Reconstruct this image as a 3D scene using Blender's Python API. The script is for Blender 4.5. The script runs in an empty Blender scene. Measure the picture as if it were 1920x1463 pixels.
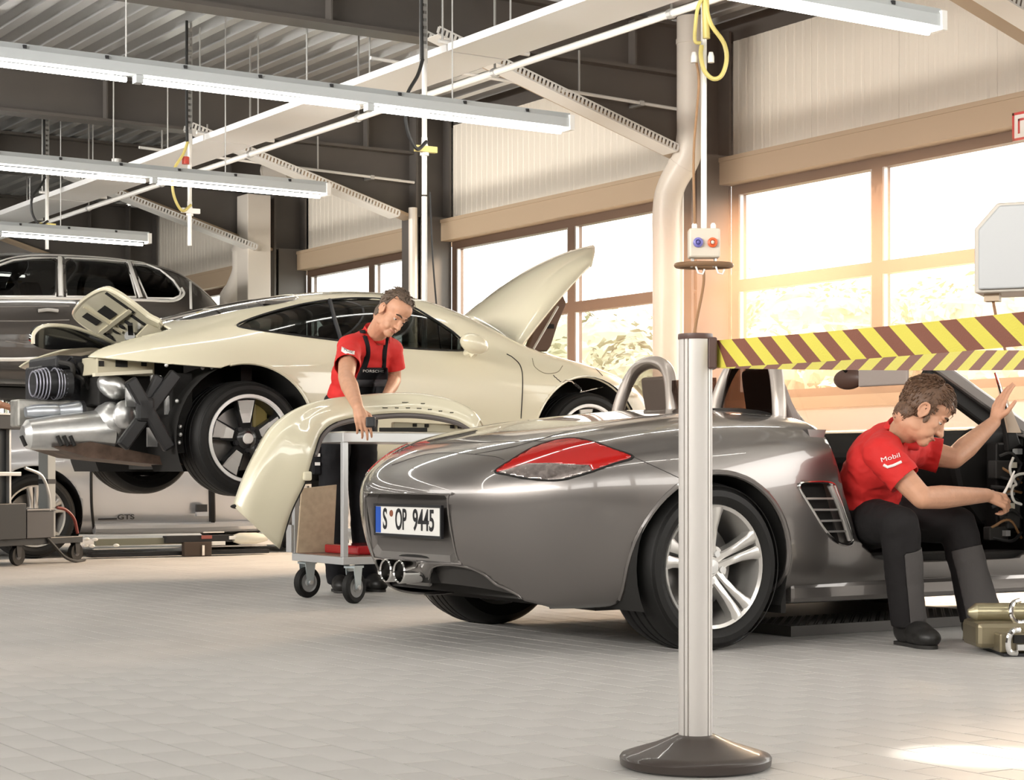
import bpy, bmesh, math, random
import numpy as np
from mathutils import Vector, Matrix, Quaternion
from mathutils.bvhtree import BVHTree
random.seed(7); rng = np.random.default_rng(7)
SC = bpy.context.scene; COL = SC.collection
PI = math.pi
# ------------------------------------------------------------------ camera, sky, light, exposure
TH = math.radians(33.0); FPX = 3500.0; HZ = 885.0; CH = 0.69; CX = 960.0
cd = bpy.data.cameras.new('camera'); cam = bpy.data.objects.new('camera', cd); COL.objects.link(cam)
cam.location = (0, 0, CH); cam.rotation_euler = (PI/2, 0, -TH)
cd.sensor_width = 36.0; cd.lens = 36.0*FPX/1920.0
cd.shift_y = (HZ-1463/2)/1920.0; cd.clip_start = 0.05; cd.clip_end = 400
SC.camera = cam
vs = SC.view_settings
vs.view_transform = 'Standard'; vs.look = 'None'; vs.gamma = 1.0; vs.exposure = 0.40
try: vs.use_curve_mapping = False
except Exception: pass
wd = bpy.data.worlds.new('sky'); SC.world = wd; wd.use_nodes = True
wn = wd.node_tree; wn.nodes.clear()
_o = wn.nodes.new('ShaderNodeOutputWorld'); _b = wn.nodes.new('ShaderNodeBackground')
_b.inputs[0].default_value = (1.0, 0.965, 0.91, 1); _b.inputs[1].default_value = 5.2
wn.links.new(_b.outputs[0], _o.inputs[0])
SC.cycles.use_denoising = True
SC.cycles.max_bounces = 8; SC.cycles.diffuse_bounces = 4; SC.cycles.glossy_bounces = 4
SC.cycles.transmission_bounces = 6; SC.cycles.transparent_max_bounces = 12
SC.cycles.caustics_reflective = False; SC.cycles.caustics_refractive = False
SC.cycles.sample_clamp_indirect = 6.0
def lamp(name, typ, loc, aim, energy, color, **kw):
    l = bpy.data.lights.new(name, typ); l.energy = energy; l.color = color
    for k, v in kw.items(): setattr(l, k, v)
    o = bpy.data.objects.new(name, l); COL.objects.link(o); o.location = loc
    d = Vector(aim)-Vector(loc); o.rotation_euler = d.to_track_quat('-Z', 'Y').to_euler()
    return o
# added area lamp imitates warm window sun; added spot lamp makes the sun patch
SUN = lamp('sun_glow_lamp', 'AREA', (13.85, 14.25, 4.7), (7.2, 8.0, 1.6), 2600, (1.0, .70, .47), shape='RECTANGLE', size=3.2, size_y=1.8)
lamp('sun_patch_lamp', 'SPOT', (5.0, 1.4, 4.3), (3.42, 3.18, 0), 1500, (1.0, .95, .88), spot_size=math.radians(4.4), spot_blend=.45, shadow_soft_size=.05)

# unseen area lamp added to brighten the cladding and the cars' rear faces
lamp('wall_fill_lamp', 'AREA', (-6.4, 9, 3.55), (10.2, 13.2, 4.0), 420, (1.0, .955, .89), shape='RECTANGLE', size=20, size_y=1.0, spread=math.radians(60))

# ------------------------------------------------------------------ picture point -> place in the hall
fw = (math.sin(TH), math.cos(TH)); rt = (math.cos(TH), -math.sin(TH))
def ray(px, py):
    t = (px-CX)/FPX; s = (HZ-py)/FPX
    return Vector((fw[0]+t*rt[0], fw[1]+t*rt[1], s))
CAM0 = Vector((0, 0, CH))
def onX(px, py, X): r = ray(px, py); return CAM0+r*(X/r.x)
def onY(px, py, Y): r = ray(px, py); return CAM0+r*(Y/r.y)
def onZ(px, py, Z): r = ray(px, py); return CAM0+r*((Z-CH)/r.z)
def atd(px, py, d): return CAM0+ray(px, py)*d

# ------------------------------------------------------------------ materials
def lin(c):
    if isinstance(c, str):
        c = [int(c[i:i+2], 16)/255 for i in (0, 2, 4)]
        return tuple((v/12.92 if v <= .04045 else ((v+.055)/1.055)**2.4) for v in c)
    return tuple(c)
MATS = {}
def mat(name, col=None, rough=.5, metal=0., coat=0., spec=.5, noise=0., nscale=20., bump=0., bscale=60., emit=0., trans=0., alpha=1., ior=1.45, sheen=0., flake=0.):
    if name in MATS: return MATS[name]
    m = bpy.data.materials.new(name); m.use_nodes = True; nt = m.node_tree
    b = nt.nodes['Principled BSDF']; c = lin(col)
    b.inputs['Base Color'].default_value = (*c, 1); b.inputs['Roughness'].default_value = rough
    b.inputs['Metallic'].default_value = metal; b.inputs['Coat Weight'].default_value = coat
    b.inputs['Coat Roughness'].default_value = .03; b.inputs['Specular IOR Level'].default_value = spec
    b.inputs['Transmission Weight'].default_value = trans; b.inputs['IOR'].default_value = ior
    b.inputs['Alpha'].default_value = alpha; b.inputs['Sheen Weight'].default_value = sheen
    if emit:
        b.inputs['Emission Color'].default_value = (*c, 1); b.inputs['Emission Strength'].default_value = emit
    tc = None
    if noise or bump or flake:
        tc = nt.nodes.new('ShaderNodeTexCoord')
    if noise:
        n = nt.nodes.new('ShaderNodeTexNoise'); n.inputs['Scale'].default_value = nscale; n.inputs['Detail'].default_value = 5
        nt.links.new(tc.outputs['Object'], n.inputs['Vector'])
        r = nt.nodes.new('ShaderNodeValToRGB')
        r.color_ramp.elements[0].position = .3; r.color_ramp.elements[1].position = .7
        r.color_ramp.elements[0].color = (*[v*(1-noise) for v in c], 1)
        r.color_ramp.elements[1].color = (*[min(1, v*(1+noise)) for v in c], 1)
        nt.links.new(n.outputs['Fac'], r.inputs['Fac']); nt.links.new(r.outputs['Color'], b.inputs['Base Color'])
    if bump:
        n = nt.nodes.new('ShaderNodeTexNoise'); n.inputs['Scale'].default_value = bscale; n.inputs['Detail'].default_value = 4
        nt.links.new(tc.outputs['Object'], n.inputs['Vector'])
        bp = nt.nodes.new('ShaderNodeBump'); bp.inputs['Strength'].default_value = bump; bp.inputs['Distance'].default_value = .01
        nt.links.new(n.outputs['Fac'], bp.inputs['Height']); nt.links.new(bp.outputs['Normal'], b.inputs['Normal'])
    MATS[name] = m
    return m
def glass(name, tint=(.9, .95, .95), dens=.12, rough=.0):
    """thin pane: mostly clear with a mirror-like skin"""
    if name in MATS: return MATS[name]
    m = bpy.data.materials.new(name); m.use_nodes = True; nt = m.node_tree; nt.nodes.clear()
    o = nt.nodes.new('ShaderNodeOutputMaterial'); tr = nt.nodes.new('ShaderNodeBsdfTransparent'); gl = nt.nodes.new('ShaderNodeBsdfGlossy')
    mx = nt.nodes.new('ShaderNodeMixShader'); fr = nt.nodes.new('ShaderNodeLayerWeight'); fr.inputs['Blend'].default_value = .5
    pw = nt.nodes.new('ShaderNodeMath'); pw.operation = 'POWER'; pw.inputs[1].default_value = 4.0
    ma = nt.nodes.new('ShaderNodeMath'); ma.operation = 'MULTIPLY_ADD'; ma.inputs[1].default_value = .85; ma.inputs[2].default_value = .03
    tr.inputs[0].default_value = (*[t*(1-dens) for t in tint], 1); gl.inputs['Roughness'].default_value = rough
    nt.links.new(fr.outputs['Facing'], pw.inputs[0]); nt.links.new(pw.outputs[0], ma.inputs[0])
    nt.links.new(ma.outputs[0], mx.inputs[0]); nt.links.new(tr.outputs[0], mx.inputs[1]); nt.links.new(gl.outputs[0], mx.inputs[2])
    nt.links.new(mx.outputs[0], o.inputs[0]); MATS[name] = m
    return m

# ------------------------------------------------------------------ mesh building
def catmull(pts, n=8, closed=False):
    P = np.array(pts, float); N = len(P); out = []
    rngi = range(N) if closed else range(N-1)
    for i in rngi:
        p0 = P[(i-1) % N] if (closed or i > 0) else 2*P[0]-P[1]
        p1 = P[i]; p2 = P[(i+1) % N]
        p3 = P[(i+2) % N] if (closed or i+2 < N) else 2*P[-1]-P[-2]
        for k in range(n):
            t = k/n
            out.append(.5*((2*p1)+(-p0+p2)*t+(2*p0-5*p1+4*p2-p3)*t*t+(-p0+3*p1-3*p2+p3)*t**3))
    if not closed: out.append(P[-1])
    return np.array(out)
class MB:
    def __init__(s): s.V = []; s.F = []; s.M = []; s.mi = 0
    def add(s, V, F):
        o = len(s.V); s.V += [tuple(map(float, v)) for v in V]
        for f in F: s.F.append(tuple(int(i)+o for i in f)); s.M.append(s.mi)
        return s
    def box(s, a, b):
        x0, y0, z0 = a; x1, y1, z1 = b
        V = [(x0, y0, z0), (x1, y0, z0), (x1, y1, z0), (x0, y1, z0), (x0, y0, z1), (x1, y0, z1), (x1, y1, z1), (x0, y1, z1)]
        return s.add(V, [(0, 3, 2, 1), (4, 5, 6, 7), (0, 1, 5, 4), (1, 2, 6, 5), (2, 3, 7, 6), (3, 0, 4, 7)])
    def cbox(s, c, size, rz=0., M=None):
        sx, sy, sz = [v/2 for v in size]; t = MB().box((-sx, -sy, -sz), (sx, sy, sz))
        R = M if M is not None else Matrix.Rotation(rz, 3, 'Z')
        return s.add([R @ Vector(v)+Vector(c) for v in t.V], t.F)
    def bar(s, p, q, w, h=None, up=(0, 0, 1)):
        """rectangular bar from p to q, width w (sideways) and height h (up)"""
        h = h or w; p = Vector(p); q = Vector(q); d = (q-p); L = d.length; d.normalize()
        u = Vector(up); sd = d.cross(u)
        if sd.length < 1e-4: sd = d.cross(Vector((1, 0, 0)))
        sd.normalize(); u = sd.cross(d)
        V = []
        for e in (p, q):
            for a, b in ((-1, -1), (1, -1), (1, 1), (-1, 1)): V.append(e+sd*(a*w/2)+u*(b*h/2))
        return s.add(V, [(0, 3, 2, 1), (4, 5, 6, 7), (0, 1, 5, 4), (1, 2, 6, 5), (2, 3, 7, 6), (3, 0, 4, 7)])
    def tube(s, pts, r, n=10, caps=True, closed=False):
        P = [Vector(p) for p in pts]; N = len(P); rr = r if hasattr(r, '__len__') else [r]*N
        rings = []; prev = None
        for i in range(N):
            a = P[(i-1) % N] if (closed or i > 0) else P[i]; b = P[(i+1) % N] if (closed or i < N-1) else P[i]
            t = (b-a)
            if t.length < 1e-9: t = Vector((0, 0, 1))
            t.normalize()
            if prev is None:
                u = t.cross(Vector((0, 0, 1)))
                if u.length < .05: u = t.cross(Vector((1, 0, 0)))
            else: u = prev-t*prev.dot(t)
            u.normalize(); prev = u; v = t.cross(u)
            rings.append([P[i]+(u*math.cos(2*PI*k/n)+v*math.sin(2*PI*k/n))*rr[i] for k in range(n)])
        return s.loft(rings, caps=caps and not closed, closed_u=True, closed_v=closed)
    def loft(s, rings, caps=False, closed_u=False, closed_v=False):
        n = len(rings[0]); m = len(rings); V = [p for r in rings for p in r]; F = []
        for i in range(m if closed_v else m-1):
            i2 = (i+1) % m
            for k in range(n if closed_u else n-1):
                k2 = (k+1) % n; F.append((i*n+k, i*n+k2, i2*n+k2, i2*n+k))
        if caps: F.append(tuple(range(n))[::-1]); F.append(tuple((m-1)*n+k for k in range(n)))
        return s.add(V, F)
    def lathe(s, prof, c=(0, 0, 0), axis='Z', n=24, caps=False):
        """prof: (radius, height) pairs"""
        rings = []
        for r, h in prof:
            ring = []
            for k in range(n):
                a = 2*PI*k/n; x = r*math.cos(a); y = r*math.sin(a)
                p = (x, y, h) if axis == 'Z' else ((x, h, y) if axis == 'Y' else (h, x, y))
                ring.append(tuple(p[i]+c[i] for i in range(3)))
            rings.append(ring)
        return s.loft(rings, caps=caps, closed_u=True)
    def prism(s, poly, w, o, ex, ey, ez=None):
        """flat polygon poly (2D) in frame o + x*ex + y*ey, extruded w along ez (centred)"""
        o = Vector(o); ex = Vector(ex); ey = Vector(ey); ez = Vector(ez) if ez is not None else ex.cross(ey).normalized()
        n = len(poly); V = [o+ex*p[0]+ey*p[1]-ez*(w/2) for p in poly]+[o+ex*p[0]+ey*p[1]+ez*(w/2) for p in poly]
        F = [tuple(range(n))[::-1], tuple(range(n, 2*n))]+[(k, (k+1) % n, n+(k+1) % n, n+k) for k in range(n)]
        return s.add(V, F)
    def ell(s, c, r, R=None, nu=16, nv=10):
        R = R if R is not None else Matrix.Identity(3); c = Vector(c); V = []; F = []
        for i in range(1, nv):
            a = PI*i/nv
            for k in range(nu):
                b = 2*PI*k/nu
                V.append(c+R @ Vector((r[0]*math.sin(a)*math.cos(b), r[1]*math.sin(a)*math.sin(b), r[2]*math.cos(a))))
        for i in range(nv-2):
            for k in range(nu): F.append((i*nu+k, (i+1)*nu+k, (i+1)*nu+(k+1) % nu, i*nu+(k+1) % nu))
        V.append(c+R @ Vector((0, 0, r[2]))); V.append(c+R @ Vector((0, 0, -r[2]))); a = len(V)-2
        for k in range(nu):
            F.append((a, k, (k+1) % nu)); F.append((a+1, (nv-2)*nu+(k+1) % nu, (nv-2)*nu+k))
        return s.add(V, F)
    def cap(s, p, q, r0, r1, n=12, m=4):
        """tapered capsule"""
        p = Vector(p); q = Vector(q); d = q-p
        if d.length < 1e-6: d = Vector((0, 0, 1e-4))
        t = d.normalized(); pts = []; rr = []
        for i in range(m): a = PI/2*(1-(i+.15)/m); pts.append(p-t*(r0*math.sin(a))); rr.append(r0*math.cos(a))
        pts.append(p); rr.append(r0); pts.append(q); rr.append(r1)
        for i in range(m): a = PI/2*(i+.85)/m; pts.append(q+t*(r1*math.sin(a))); rr.append(r1*math.cos(a))
        return s.tube(pts, rr, n)
    def xf(s, M):
        s.V = [tuple(M @ Vector(v)) for v in s.V]; return s
    def arr(s): return np.array(s.V), s.F
def mesh(name, V, F):
    me = bpy.data.meshes.new(name); me.from_pydata([tuple(map(float, v)) for v in V], [], [tuple(map(int, f)) for f in F]); me.update(); return me
def fixn(me):
    bm = bmesh.new(); bm.from_mesh(me); bmesh.ops.recalc_face_normals(bm, faces=bm.faces); bm.to_mesh(me); bm.free()
def obj(name, mb, m, parent=None, smooth=35, bevel=0., solid=0., world=False, kind=None, label=None, cat=None, group=None, fix=True, offset=-1, mats=None, weld=0.):
    if isinstance(mb, MB): me = mesh(name, mb.V, mb.F)
    elif isinstance(mb, bpy.types.Mesh): me = mb
    else: me = mesh(name, mb[0], mb[1])
    if weld:
        bm = bmesh.new(); bm.from_mesh(me); bmesh.ops.remove_doubles(bm, verts=bm.verts, dist=weld); bm.to_mesh(me); bm.free()
    if fix: fixn(me)
    me.materials.append(m)
    if mats:
        for x in mats: me.materials.append(x)
        me.polygons.foreach_set('material_index', mb.M)
    if smooth:
        me.polygons.foreach_set('use_smooth', [True]*len(me.polygons))
        if smooth < 180: me.set_sharp_from_angle(angle=math.radians(smooth))
    o = bpy.data.objects.new(name, me); COL.objects.link(o)
    if parent is not None:
        o.parent = parent
        if world:
            o.matrix_parent_inverse = wmat(parent).inverted()
    if bevel:
        b = o.modifiers.new('bevel', 'BEVEL'); b.width = bevel; b.segments = 2; b.limit_method = 'ANGLE'; b.angle_limit = math.radians(40)
    if solid:
        b = o.modifiers.new('solid', 'SOLIDIFY'); b.thickness = solid; b.offset = offset
    tag(o, label, cat, group, kind)
    return o
def wmat(o):
    M = Matrix.LocRotScale(o.location, o.rotation_euler, o.scale)
    return wmat(o.parent) @ o.matrix_parent_inverse @ M if o.parent else M
def tag(o, label=None, cat=None, group=None, kind=None):
    if label: o['label'] = label
    if cat: o['category'] = cat
    if group: o['group'] = group
    if kind: o['kind'] = kind
    return o
def thing(name, label, cat, loc=(0, 0, 0), rz=0., group=None):
    o = bpy.data.objects.new(name, None); COL.objects.link(o); o.location = loc; o.rotation_euler = (0, 0, rz)
    o.empty_display_size = .1
    return tag(o, label, cat, group)
def dup(o, loc=None, parent=None, label=None):
    c = o.copy(); COL.objects.link(c)
    if parent is not None: c.parent = parent
    if loc is not None: c.location = loc
    if label: c['label'] = label
    for ch in list(o.children): dup(ch, None, c)
    return c
def struct(name, mb, m, parent=None, **kw):
    return obj(name, mb, m, parent, kind=None if parent is not None else 'structure', **kw)
# ------------------------------------------------------------------ cutting surfaces along outlines
def sdf(P, poly):
    """signed distance of 2D points to a closed outline, negative inside"""
    P = np.asarray(P, float); A = np.asarray(poly, float); B = np.roll(A, -1, 0)
    d = np.full(len(P), 1e9); ins = np.zeros(len(P), bool)
    for a, b in zip(A, B):
        e = b-a; w = P-a; t = np.clip((w@e)/max(e@e, 1e-12), 0, 1)
        q = w-t[:, None]*e; d = np.minimum(d, (q*q).sum(1))
        c = ((a[1] > P[:, 1]) != (b[1] > P[:, 1]))
        with np.errstate(divide='ignore', invalid='ignore'):
            xi = a[0]+(P[:, 1]-a[1])*(e[0])/(e[1] if abs(e[1]) > 1e-12 else 1e-12)
        ins ^= c & (P[:, 0] < xi)
    d = np.sqrt(d); return np.where(ins, -d, d)
def clip(VF, fn):
    """split a mesh along fn = 0; returns (inside fn<0, outside)"""
    V = np.asarray(VF[0], float); F = VF[1]; val = fn(V); val = np.where(np.abs(val) < 1e-7, 1e-7, val)
    nv = [list(map(tuple, V))]; vv = nv[0]; cache = {}; A = []; B = []
    def cut(i, j):
        k = (i, j) if i < j else (j, i)
        if k not in cache:
            t = val[k[0]]/(val[k[0]]-val[k[1]]); vv.append(tuple(V[k[0]]+(V[k[1]]-V[k[0]])*t)); cache[k] = len(vv)-1
        return cache[k]
    for f in F:
        s = [val[i] < 0 for i in f]
        if all(s): A.append(f)
        elif not any(s): B.append(f)
        else:
            a = []; b = []; n = len(f)
            for k in range(n):
                i = f[k]; j = f[(k+1) % n]
                (a if val[i] < 0 else b).append(i)
                if (val[i] < 0) != (val[j] < 0): c = cut(i, j); a.append(c); b.append(c)
            if len(a) > 2: A.append(tuple(a))
            if len(b) > 2: B.append(tuple(b))
    def pack(F):
        used = sorted({i for f in F for i in f}); mp = {u: k for k, u in enumerate(used)}
        return (np.array([vv[u] for u in used]).reshape(-1, 3), [tuple(mp[i] for i in f) for f in F])
    return pack(A), pack(B)
def mirrorY(VF):
    V = np.array(VF[0]); V[:, 1] *= -1; return (V, [tuple(f[::-1]) for f in VF[1]])
def join(*ms):
    V = []; F = []
    for m in ms:
        o = len(V); V += [tuple(v) for v in m[0]]; F += [tuple(i+o for i in f) for f in m[1]]
    return (np.array(V), F)
def pchip(xs, ys, x):
    xs = np.asarray(xs, float); ys = np.asarray(ys, float); h = np.diff(xs); d = np.diff(ys)/h; m = np.zeros(len(xs))
    for i in range(1, len(xs)-1):
        if d[i-1]*d[i] > 0:
            w1 = 2*h[i]+h[i-1]; w2 = h[i]+2*h[i-1]; m[i] = (w1+w2)/(w1/d[i-1]+w2/d[i])
    m[0] = d[0]; m[-1] = d[-1]
    x = np.asarray(x, float); k = np.clip(np.searchsorted(xs, x)-1, 0, len(xs)-2); t = (x-xs[k])/h[k]
    return ((1+2*t)*(1-t)**2)*ys[k]+t*(1-t)**2*h[k]*m[k]+t*t*(3-2*t)*ys[k+1]+t*t*(t-1)*h[k]*m[k+1]
# ================================================================== THE HALL
WX = 10.2                                   # inner face of the window wall
m_tile = mat('tile', (.60, .58, .555), rough=.5, spec=.3, noise=.08, nscale=2.2)
m_joint = mat('joint', (.15, .145, .14), rough=.9)
m_clad = mat('cladding', (.93, .86, .75), rough=.55)
m_steel = mat('brown_steel', (.115, .104, .095), rough=.45, noise=.06, nscale=3)
m_band = mat('beige_trim', (.47, .36, .25), rough=.5)
m_frame = mat('window_frame', (.10, .062, .043), rough=.4)
m_deck = mat('roof_deck', (.76, .77, .78), rough=.28, metal=.7)
m_white = mat('white_paint', (.86, .85, .82), rough=.35)
m_grey = mat('grey_wall', (.16, .145, .135), rough=.7)
m_pane = glass('pane', (.97, .985, .98), .03)
m_galv = mat('galvanised', (.62, .62, .61), rough=.35, metal=.6)
m_black = mat('black_plastic', (.018, .018, .02), rough=.45)
m_dark = mat('dark_rubber', (.022, .021, .020), rough=.7)
# floor of narrow tiles laid in running bond, rows along the window wall
slab = MB().box((-7, -5, -.30), (WX+.3, 28, -.005))
FLOOR = struct('floor', slab, m_joint)
tw, tl, jt = .115, .24, .004
tV = []; 
for z, e in ((-.006, 0), (-.0004, 0), (0, .0006)):
    for sx, sy in ((-1, -1), (1, -1), (1, 1), (-1, 1)): tV.append((sx*(tw-jt-2*e)/2, sy*(tl-jt-2*e)/2, z))
tF = [(8, 9, 10, 11)]+[(r*4+k, r*4+(k+1) % 4, r*4+4+(k+1) % 4, r*4+4+k) for r in (0, 1) for k in range(4)]
tme = mesh('tile', tV, tF); fixn(tme); tme.materials.append(m_tile)
def seen(x, y, z=0., m=60):
    d = x*fw[0]+y*fw[1]
    if d < 1: return None
    px = CX+FPX*(x*rt[0]+y*rt[1])/d; py = HZ-FPX*(z-CH)/d
    return d if (-m < px < 1920+m and py < 1463+m) else None
near = []; rest = []
i0, i1 = int(-2/tw), int(WX/tw)
for i in range(i0, i1):
    x = (i+.5)*tw
    for j in range(-4, 116):
        y = (j+.5*(i % 2))*tl
        d = seen(x, y)
        if d: near.append((d, x, y))
        elif -1 < x < 9 and -1 < y < 20 and (i+j) % 1 == 0: rest.append((x, y))
near.sort()
for d, x, y in near[:300]:
    o = bpy.data.objects.new('tile', tme); COL.objects.link(o); o.parent = FLOOR
    o.location = (x, y, rng.normal(0, .0002)); o.rotation_euler = (rng.normal(0, .0006), rng.normal(0, .0006), 0)
tb = MB()
for x, y in [(x, y) for d, x, y in near[300:]]+[r for r in rest]:
    dz = rng.normal(0, .0002); tb.add([(v[0]+x, v[1]+y, v[2]+dz) for v in tV], tF)
struct('tiles', tb, m_tile, FLOOR, smooth=0, fix=False)['kind'] = 'stuff'
# ------------------------------------------------------------------ window wall
COLY = [3.6, 8.2, 12.40, 16.98, 20.35, 25.0]          # column centres along the wall
base = MB().box((WX, -5, -.3), (WX+.25, 28, 1.22)); 
WALL = struct('wall_right', base, m_white)
eave = MB().box((WX, -5, 4.33), (WX+.25, 28, 5.0)); struct('wall_upper', eave, m_steel, WALL)
prof = [(0, 0), (.008, -.004), (.066, -.004), (.074, 0), (.1, 0)]
def cladding(y0, y1, z0, z1):
    """ribbed sheets about a metre wide"""
    n = max(1, round((y1-y0)/1.0)); w = (y1-y0)/n
    for k in range(n):
        a = y0+k*w+.002; b = y0+(k+1)*w-.002; pts = []; y = a
        while y < b-.01:
            for dy, dx in prof[:4]:
                if y+dy < b: pts.append((y+dy, dx))
            y += .1
        pts.append((b, 0))
        mb = MB(); mb.loft([[(WX+dx, yy, z) for yy, dx in pts] for z in (z0, z1)])
        struct('cladding_panel', mb, m_clad, WALL, smooth=0, solid=.004, fix=False)
for k in range(len(COLY)-1):
    y0, y1 = COLY[k]+.14, COLY[k+1]-.14
    if y1 < 8: y0, y1 = COLY[k], COLY[k+1]
    cladding(y0, y1, 3.30, 4.34)
    struct('wall_core', MB().box((WX+.03, y0-.2, 3.2), (WX+.25, y1+.2, 4.4)), m_white, WALL)
    tr = MB(); tr.box((WX-.16, y0+.0, 3.11), (WX+.2, y1+.0, 3.32)); tr.box((WX-.17, y0, 3.30), (WX-.0, y1, 3.335))
    struct('trim_%d' % (k+1), tr, m_band, smooth=0)
    sl = MB(); sl.box((WX-.09, y0, 1.20), (WX+.2, y1, 1.29)); struct('sill', sl, m_band, WALL, smooth=0)
    # window: outer frame, one mullion, one transom, four panes
    fr = MB(); ym = {1: 10.52, 2: 14.64, 3: 18.6}.get(k, (y0+y1)/2); zt = 2.26; x0, x1 = WX-.02, WX+.07
    for a, b in ((y0, y0+.09), (y1-.09, y1), (ym-.055, ym+.055)): fr.box((x0, a, 1.29), (x1, b, 3.11))
    for a, b in ((y0+.09, ym-.055), (ym+.055, y1-.09)):
        for z0, z1 in ((1.29, 1.36), (3.03, 3.11), (zt-.05, zt+.05)): fr.box((x0, a, z0), (x1, b, z1))
    wf = struct('window_%d' % (k+1), fr, m_frame, smooth=0)
    gl = MB()
    for a, b in ((y0+.09, ym-.055), (ym+.055, y1-.09)):
        for z0, z1 in ((1.36, zt-.05), (zt+.05, 3.03)):
            st = MB()
            for q in ((a, a+.02), (b-.02, b)): st.box((x0+.005, q[0], z0), (x0+.04, q[1], z1))
            struct('pane_bead', st, m_galv, wf, smooth=0)
            struct('pane', MB().box((WX+.02, a-.01, z0-.01), (WX+.028, b+.01, z1+.01)), m_pane, wf, smooth=0)
# ------------------------------------------------------------------ columns and roof beams
def hbeam_col(y):
    mb = MB(); mb.box((9.74, y-.15, 0), (9.765, y+.15, 4.42)); mb.box((10.145, y-.15, 0), (10.17, y+.15, 4.42)); mb.box((9.765, y-.008, 0), (10.145, y+.008, 4.42))
    for z in (2.2, 3.35): mb.box((9.765, y-.14, z), (10.145, y+.14, z+.015))
    c = struct('column', mb, m_steel, smooth=0)
    struct('column_casing', MB().box((9.80, y-.15, 0), (10.14, y-.12, 3.36)), m_steel, c, smooth=0)
    struct('base_plate', MB().box((9.68, y-.2, 0), (10.19, y+.2, .02)), m_galv, c, smooth=0)
def roof_beam(y):
    mb = MB(); mb.box((-7, y-.009, 4.03), (9.76, y+.009, 4.41))
    b = struct('roof_beam', mb, m_steel, smooth=0)
    struct('lower_flange', MB().box((-7, y-.11, 4.0), (9.74, y+.11, 4.03)), m_steel, b, smooth=0)
    struct('upper_flange', MB().box((-7, y-.11, 4.41), (9.74, y+.11, 4.44)), m_steel, b, smooth=0)
    h = MB().prism([(7.55, 4.0), (9.74, 4.0), (9.74, 3.36), (9.66, 3.36)], .018, (0, y, 0), (1, 0, 0), (0, 0, 1)); struct('haunch', h, m_steel, b, smooth=0)
    hf = MB().bar((7.5, y, 4.0), (9.74, y, 3.345), .22, .03); struct('haunch_flange', hf, m_band, b, smooth=0)
    st = MB()
    for x in (9.2, 6.4, 3.2, 0): st.box((x-.008, y-.1, 4.03), (x+.008, y+.1, 4.41))
    struct('stiffener', st, m_steel, b, smooth=0)
for y in COLY: hbeam_col(y)
for y in COLY: roof_beam(y)
# roof of trapezoidal sheets, ribs along the hall
rp = [(0, 0), (.09, 0), (.125, .085), (.215, .085), (.25, 0)]
CEIL = struct('ceiling', MB().box((-7, -5, 4.56), (WX+.3, 28, 4.75)), m_grey, smooth=0)
for k in range(17):
    x0 = -7+k*1.0; pts = []
    for q in range(4): pts += [(x0+q*.25+a, 4.455+b) for a, b in rp[:4]]
    pts.append((x0+1.0, 4.455))
    struct('roof_sheet', MB().loft([[(x, y, z) for x, z in pts] for y in (-5, 4, 12, 20, 28)]), m_deck, CEIL, smooth=0, fix=False)
# far gable wall and the wall behind; gaps above the low walls sized for fill light
WB = struct('wall_back', MB().box((-7, 27.0, -.3), (WX+.3, 27.3, 4.75)), m_grey, smooth=0)
WL = struct('wall_left', MB().box((-7.3, -5, -.3), (-7, 28, 3.0)), m_grey, smooth=0)
struct('upper_wall', MB().box((-7.3, 17, 3.0), (-7, 28, 4.75)), m_grey, WL, smooth=0)
WF = struct('wall_front', MB().box((-7, -5.3, -.3), (WX+.3, -5.0, 3.0)), m_grey, smooth=0)
for a, b in ((-7, -6.4), (-1.2, -.6), (4.6, 5.2), (9.8, WX+.3)): struct('gate_pier', MB().box((a, -5.3, -.3), (b, -5.0, 4.75)), m_grey, WF, smooth=0)
# beyond the glass: yard, bushes and trees, pale in the glare
m_yard = mat('yard', (.45, .44, .40), rough=.9, noise=.15, nscale=.6)
struct('ground', MB().box((WX+.25, -30, -.5), (90, 90, -.3)), m_yard, smooth=0)
m_leaf = mat('bush_leaves', (.30, .33, .23), rough=.7, noise=.22, nscale=1.4); m_bark = mat('bark', (.2, .15, .1), rough=.9)
_leaf = [(-.5, 0, 0), (0, -.28, .05), (.5, 0, 0), (0, .28, .05)]
def tree(x, y, h, r, label, name='tree', trunk=True):
    t = thing(name, label, 'bush' if name == 'bush' else 'tree', (x, y, -.3), group='greenery outside the windows')
    fb = MB(); core = MB(); R = random.Random(int(x*31+y*7))
    lob = [(Vector((R.uniform(-.55, .55)*r, R.uniform(-.55, .55)*r, h*R.uniform(.45, .85))), r*R.uniform(.4, .62)) for _ in range(9)]
    lob += [(Vector((R.uniform(-.6, .6)*r, R.uniform(-.6, .6)*r, h*.28)), r*R.uniform(.35, .5)) for _ in range(4 if not trunk else 0)]
    for c, q in lob:
        core.ell(c, (q*.8, q*.8, q*.75), nu=10, nv=7)
        for _ in range(230):
            d = Vector((R.gauss(0, 1), R.gauss(0, 1), R.gauss(0, 1))).normalized(); p = c+d*q*R.uniform(.78, 1.08); s = R.uniform(.12, .24)
            M = Matrix.Rotation(R.uniform(0, 6.3), 3, d) @ d.to_track_quat('Z', 'Y').to_matrix() @ Matrix.Rotation(R.uniform(-.7, .7), 3, 'X')
            fb.add([p+M @ (Vector(v)*s) for v in _leaf], [(0, 1, 2, 3)])
    lf = obj('leaves', fb, m_leaf, t, smooth=0, fix=False); lf['kind'] = 'stuff'
    obj('foliage', core, m_leaf, t, smooth=0)
    if trunk or True: obj('trunk', MB().tube([(0, 0, 0), (.05, .02, h*.35), (0, 0, h*.6)], [.16, .12, .06], 8), m_bark, t)
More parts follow.
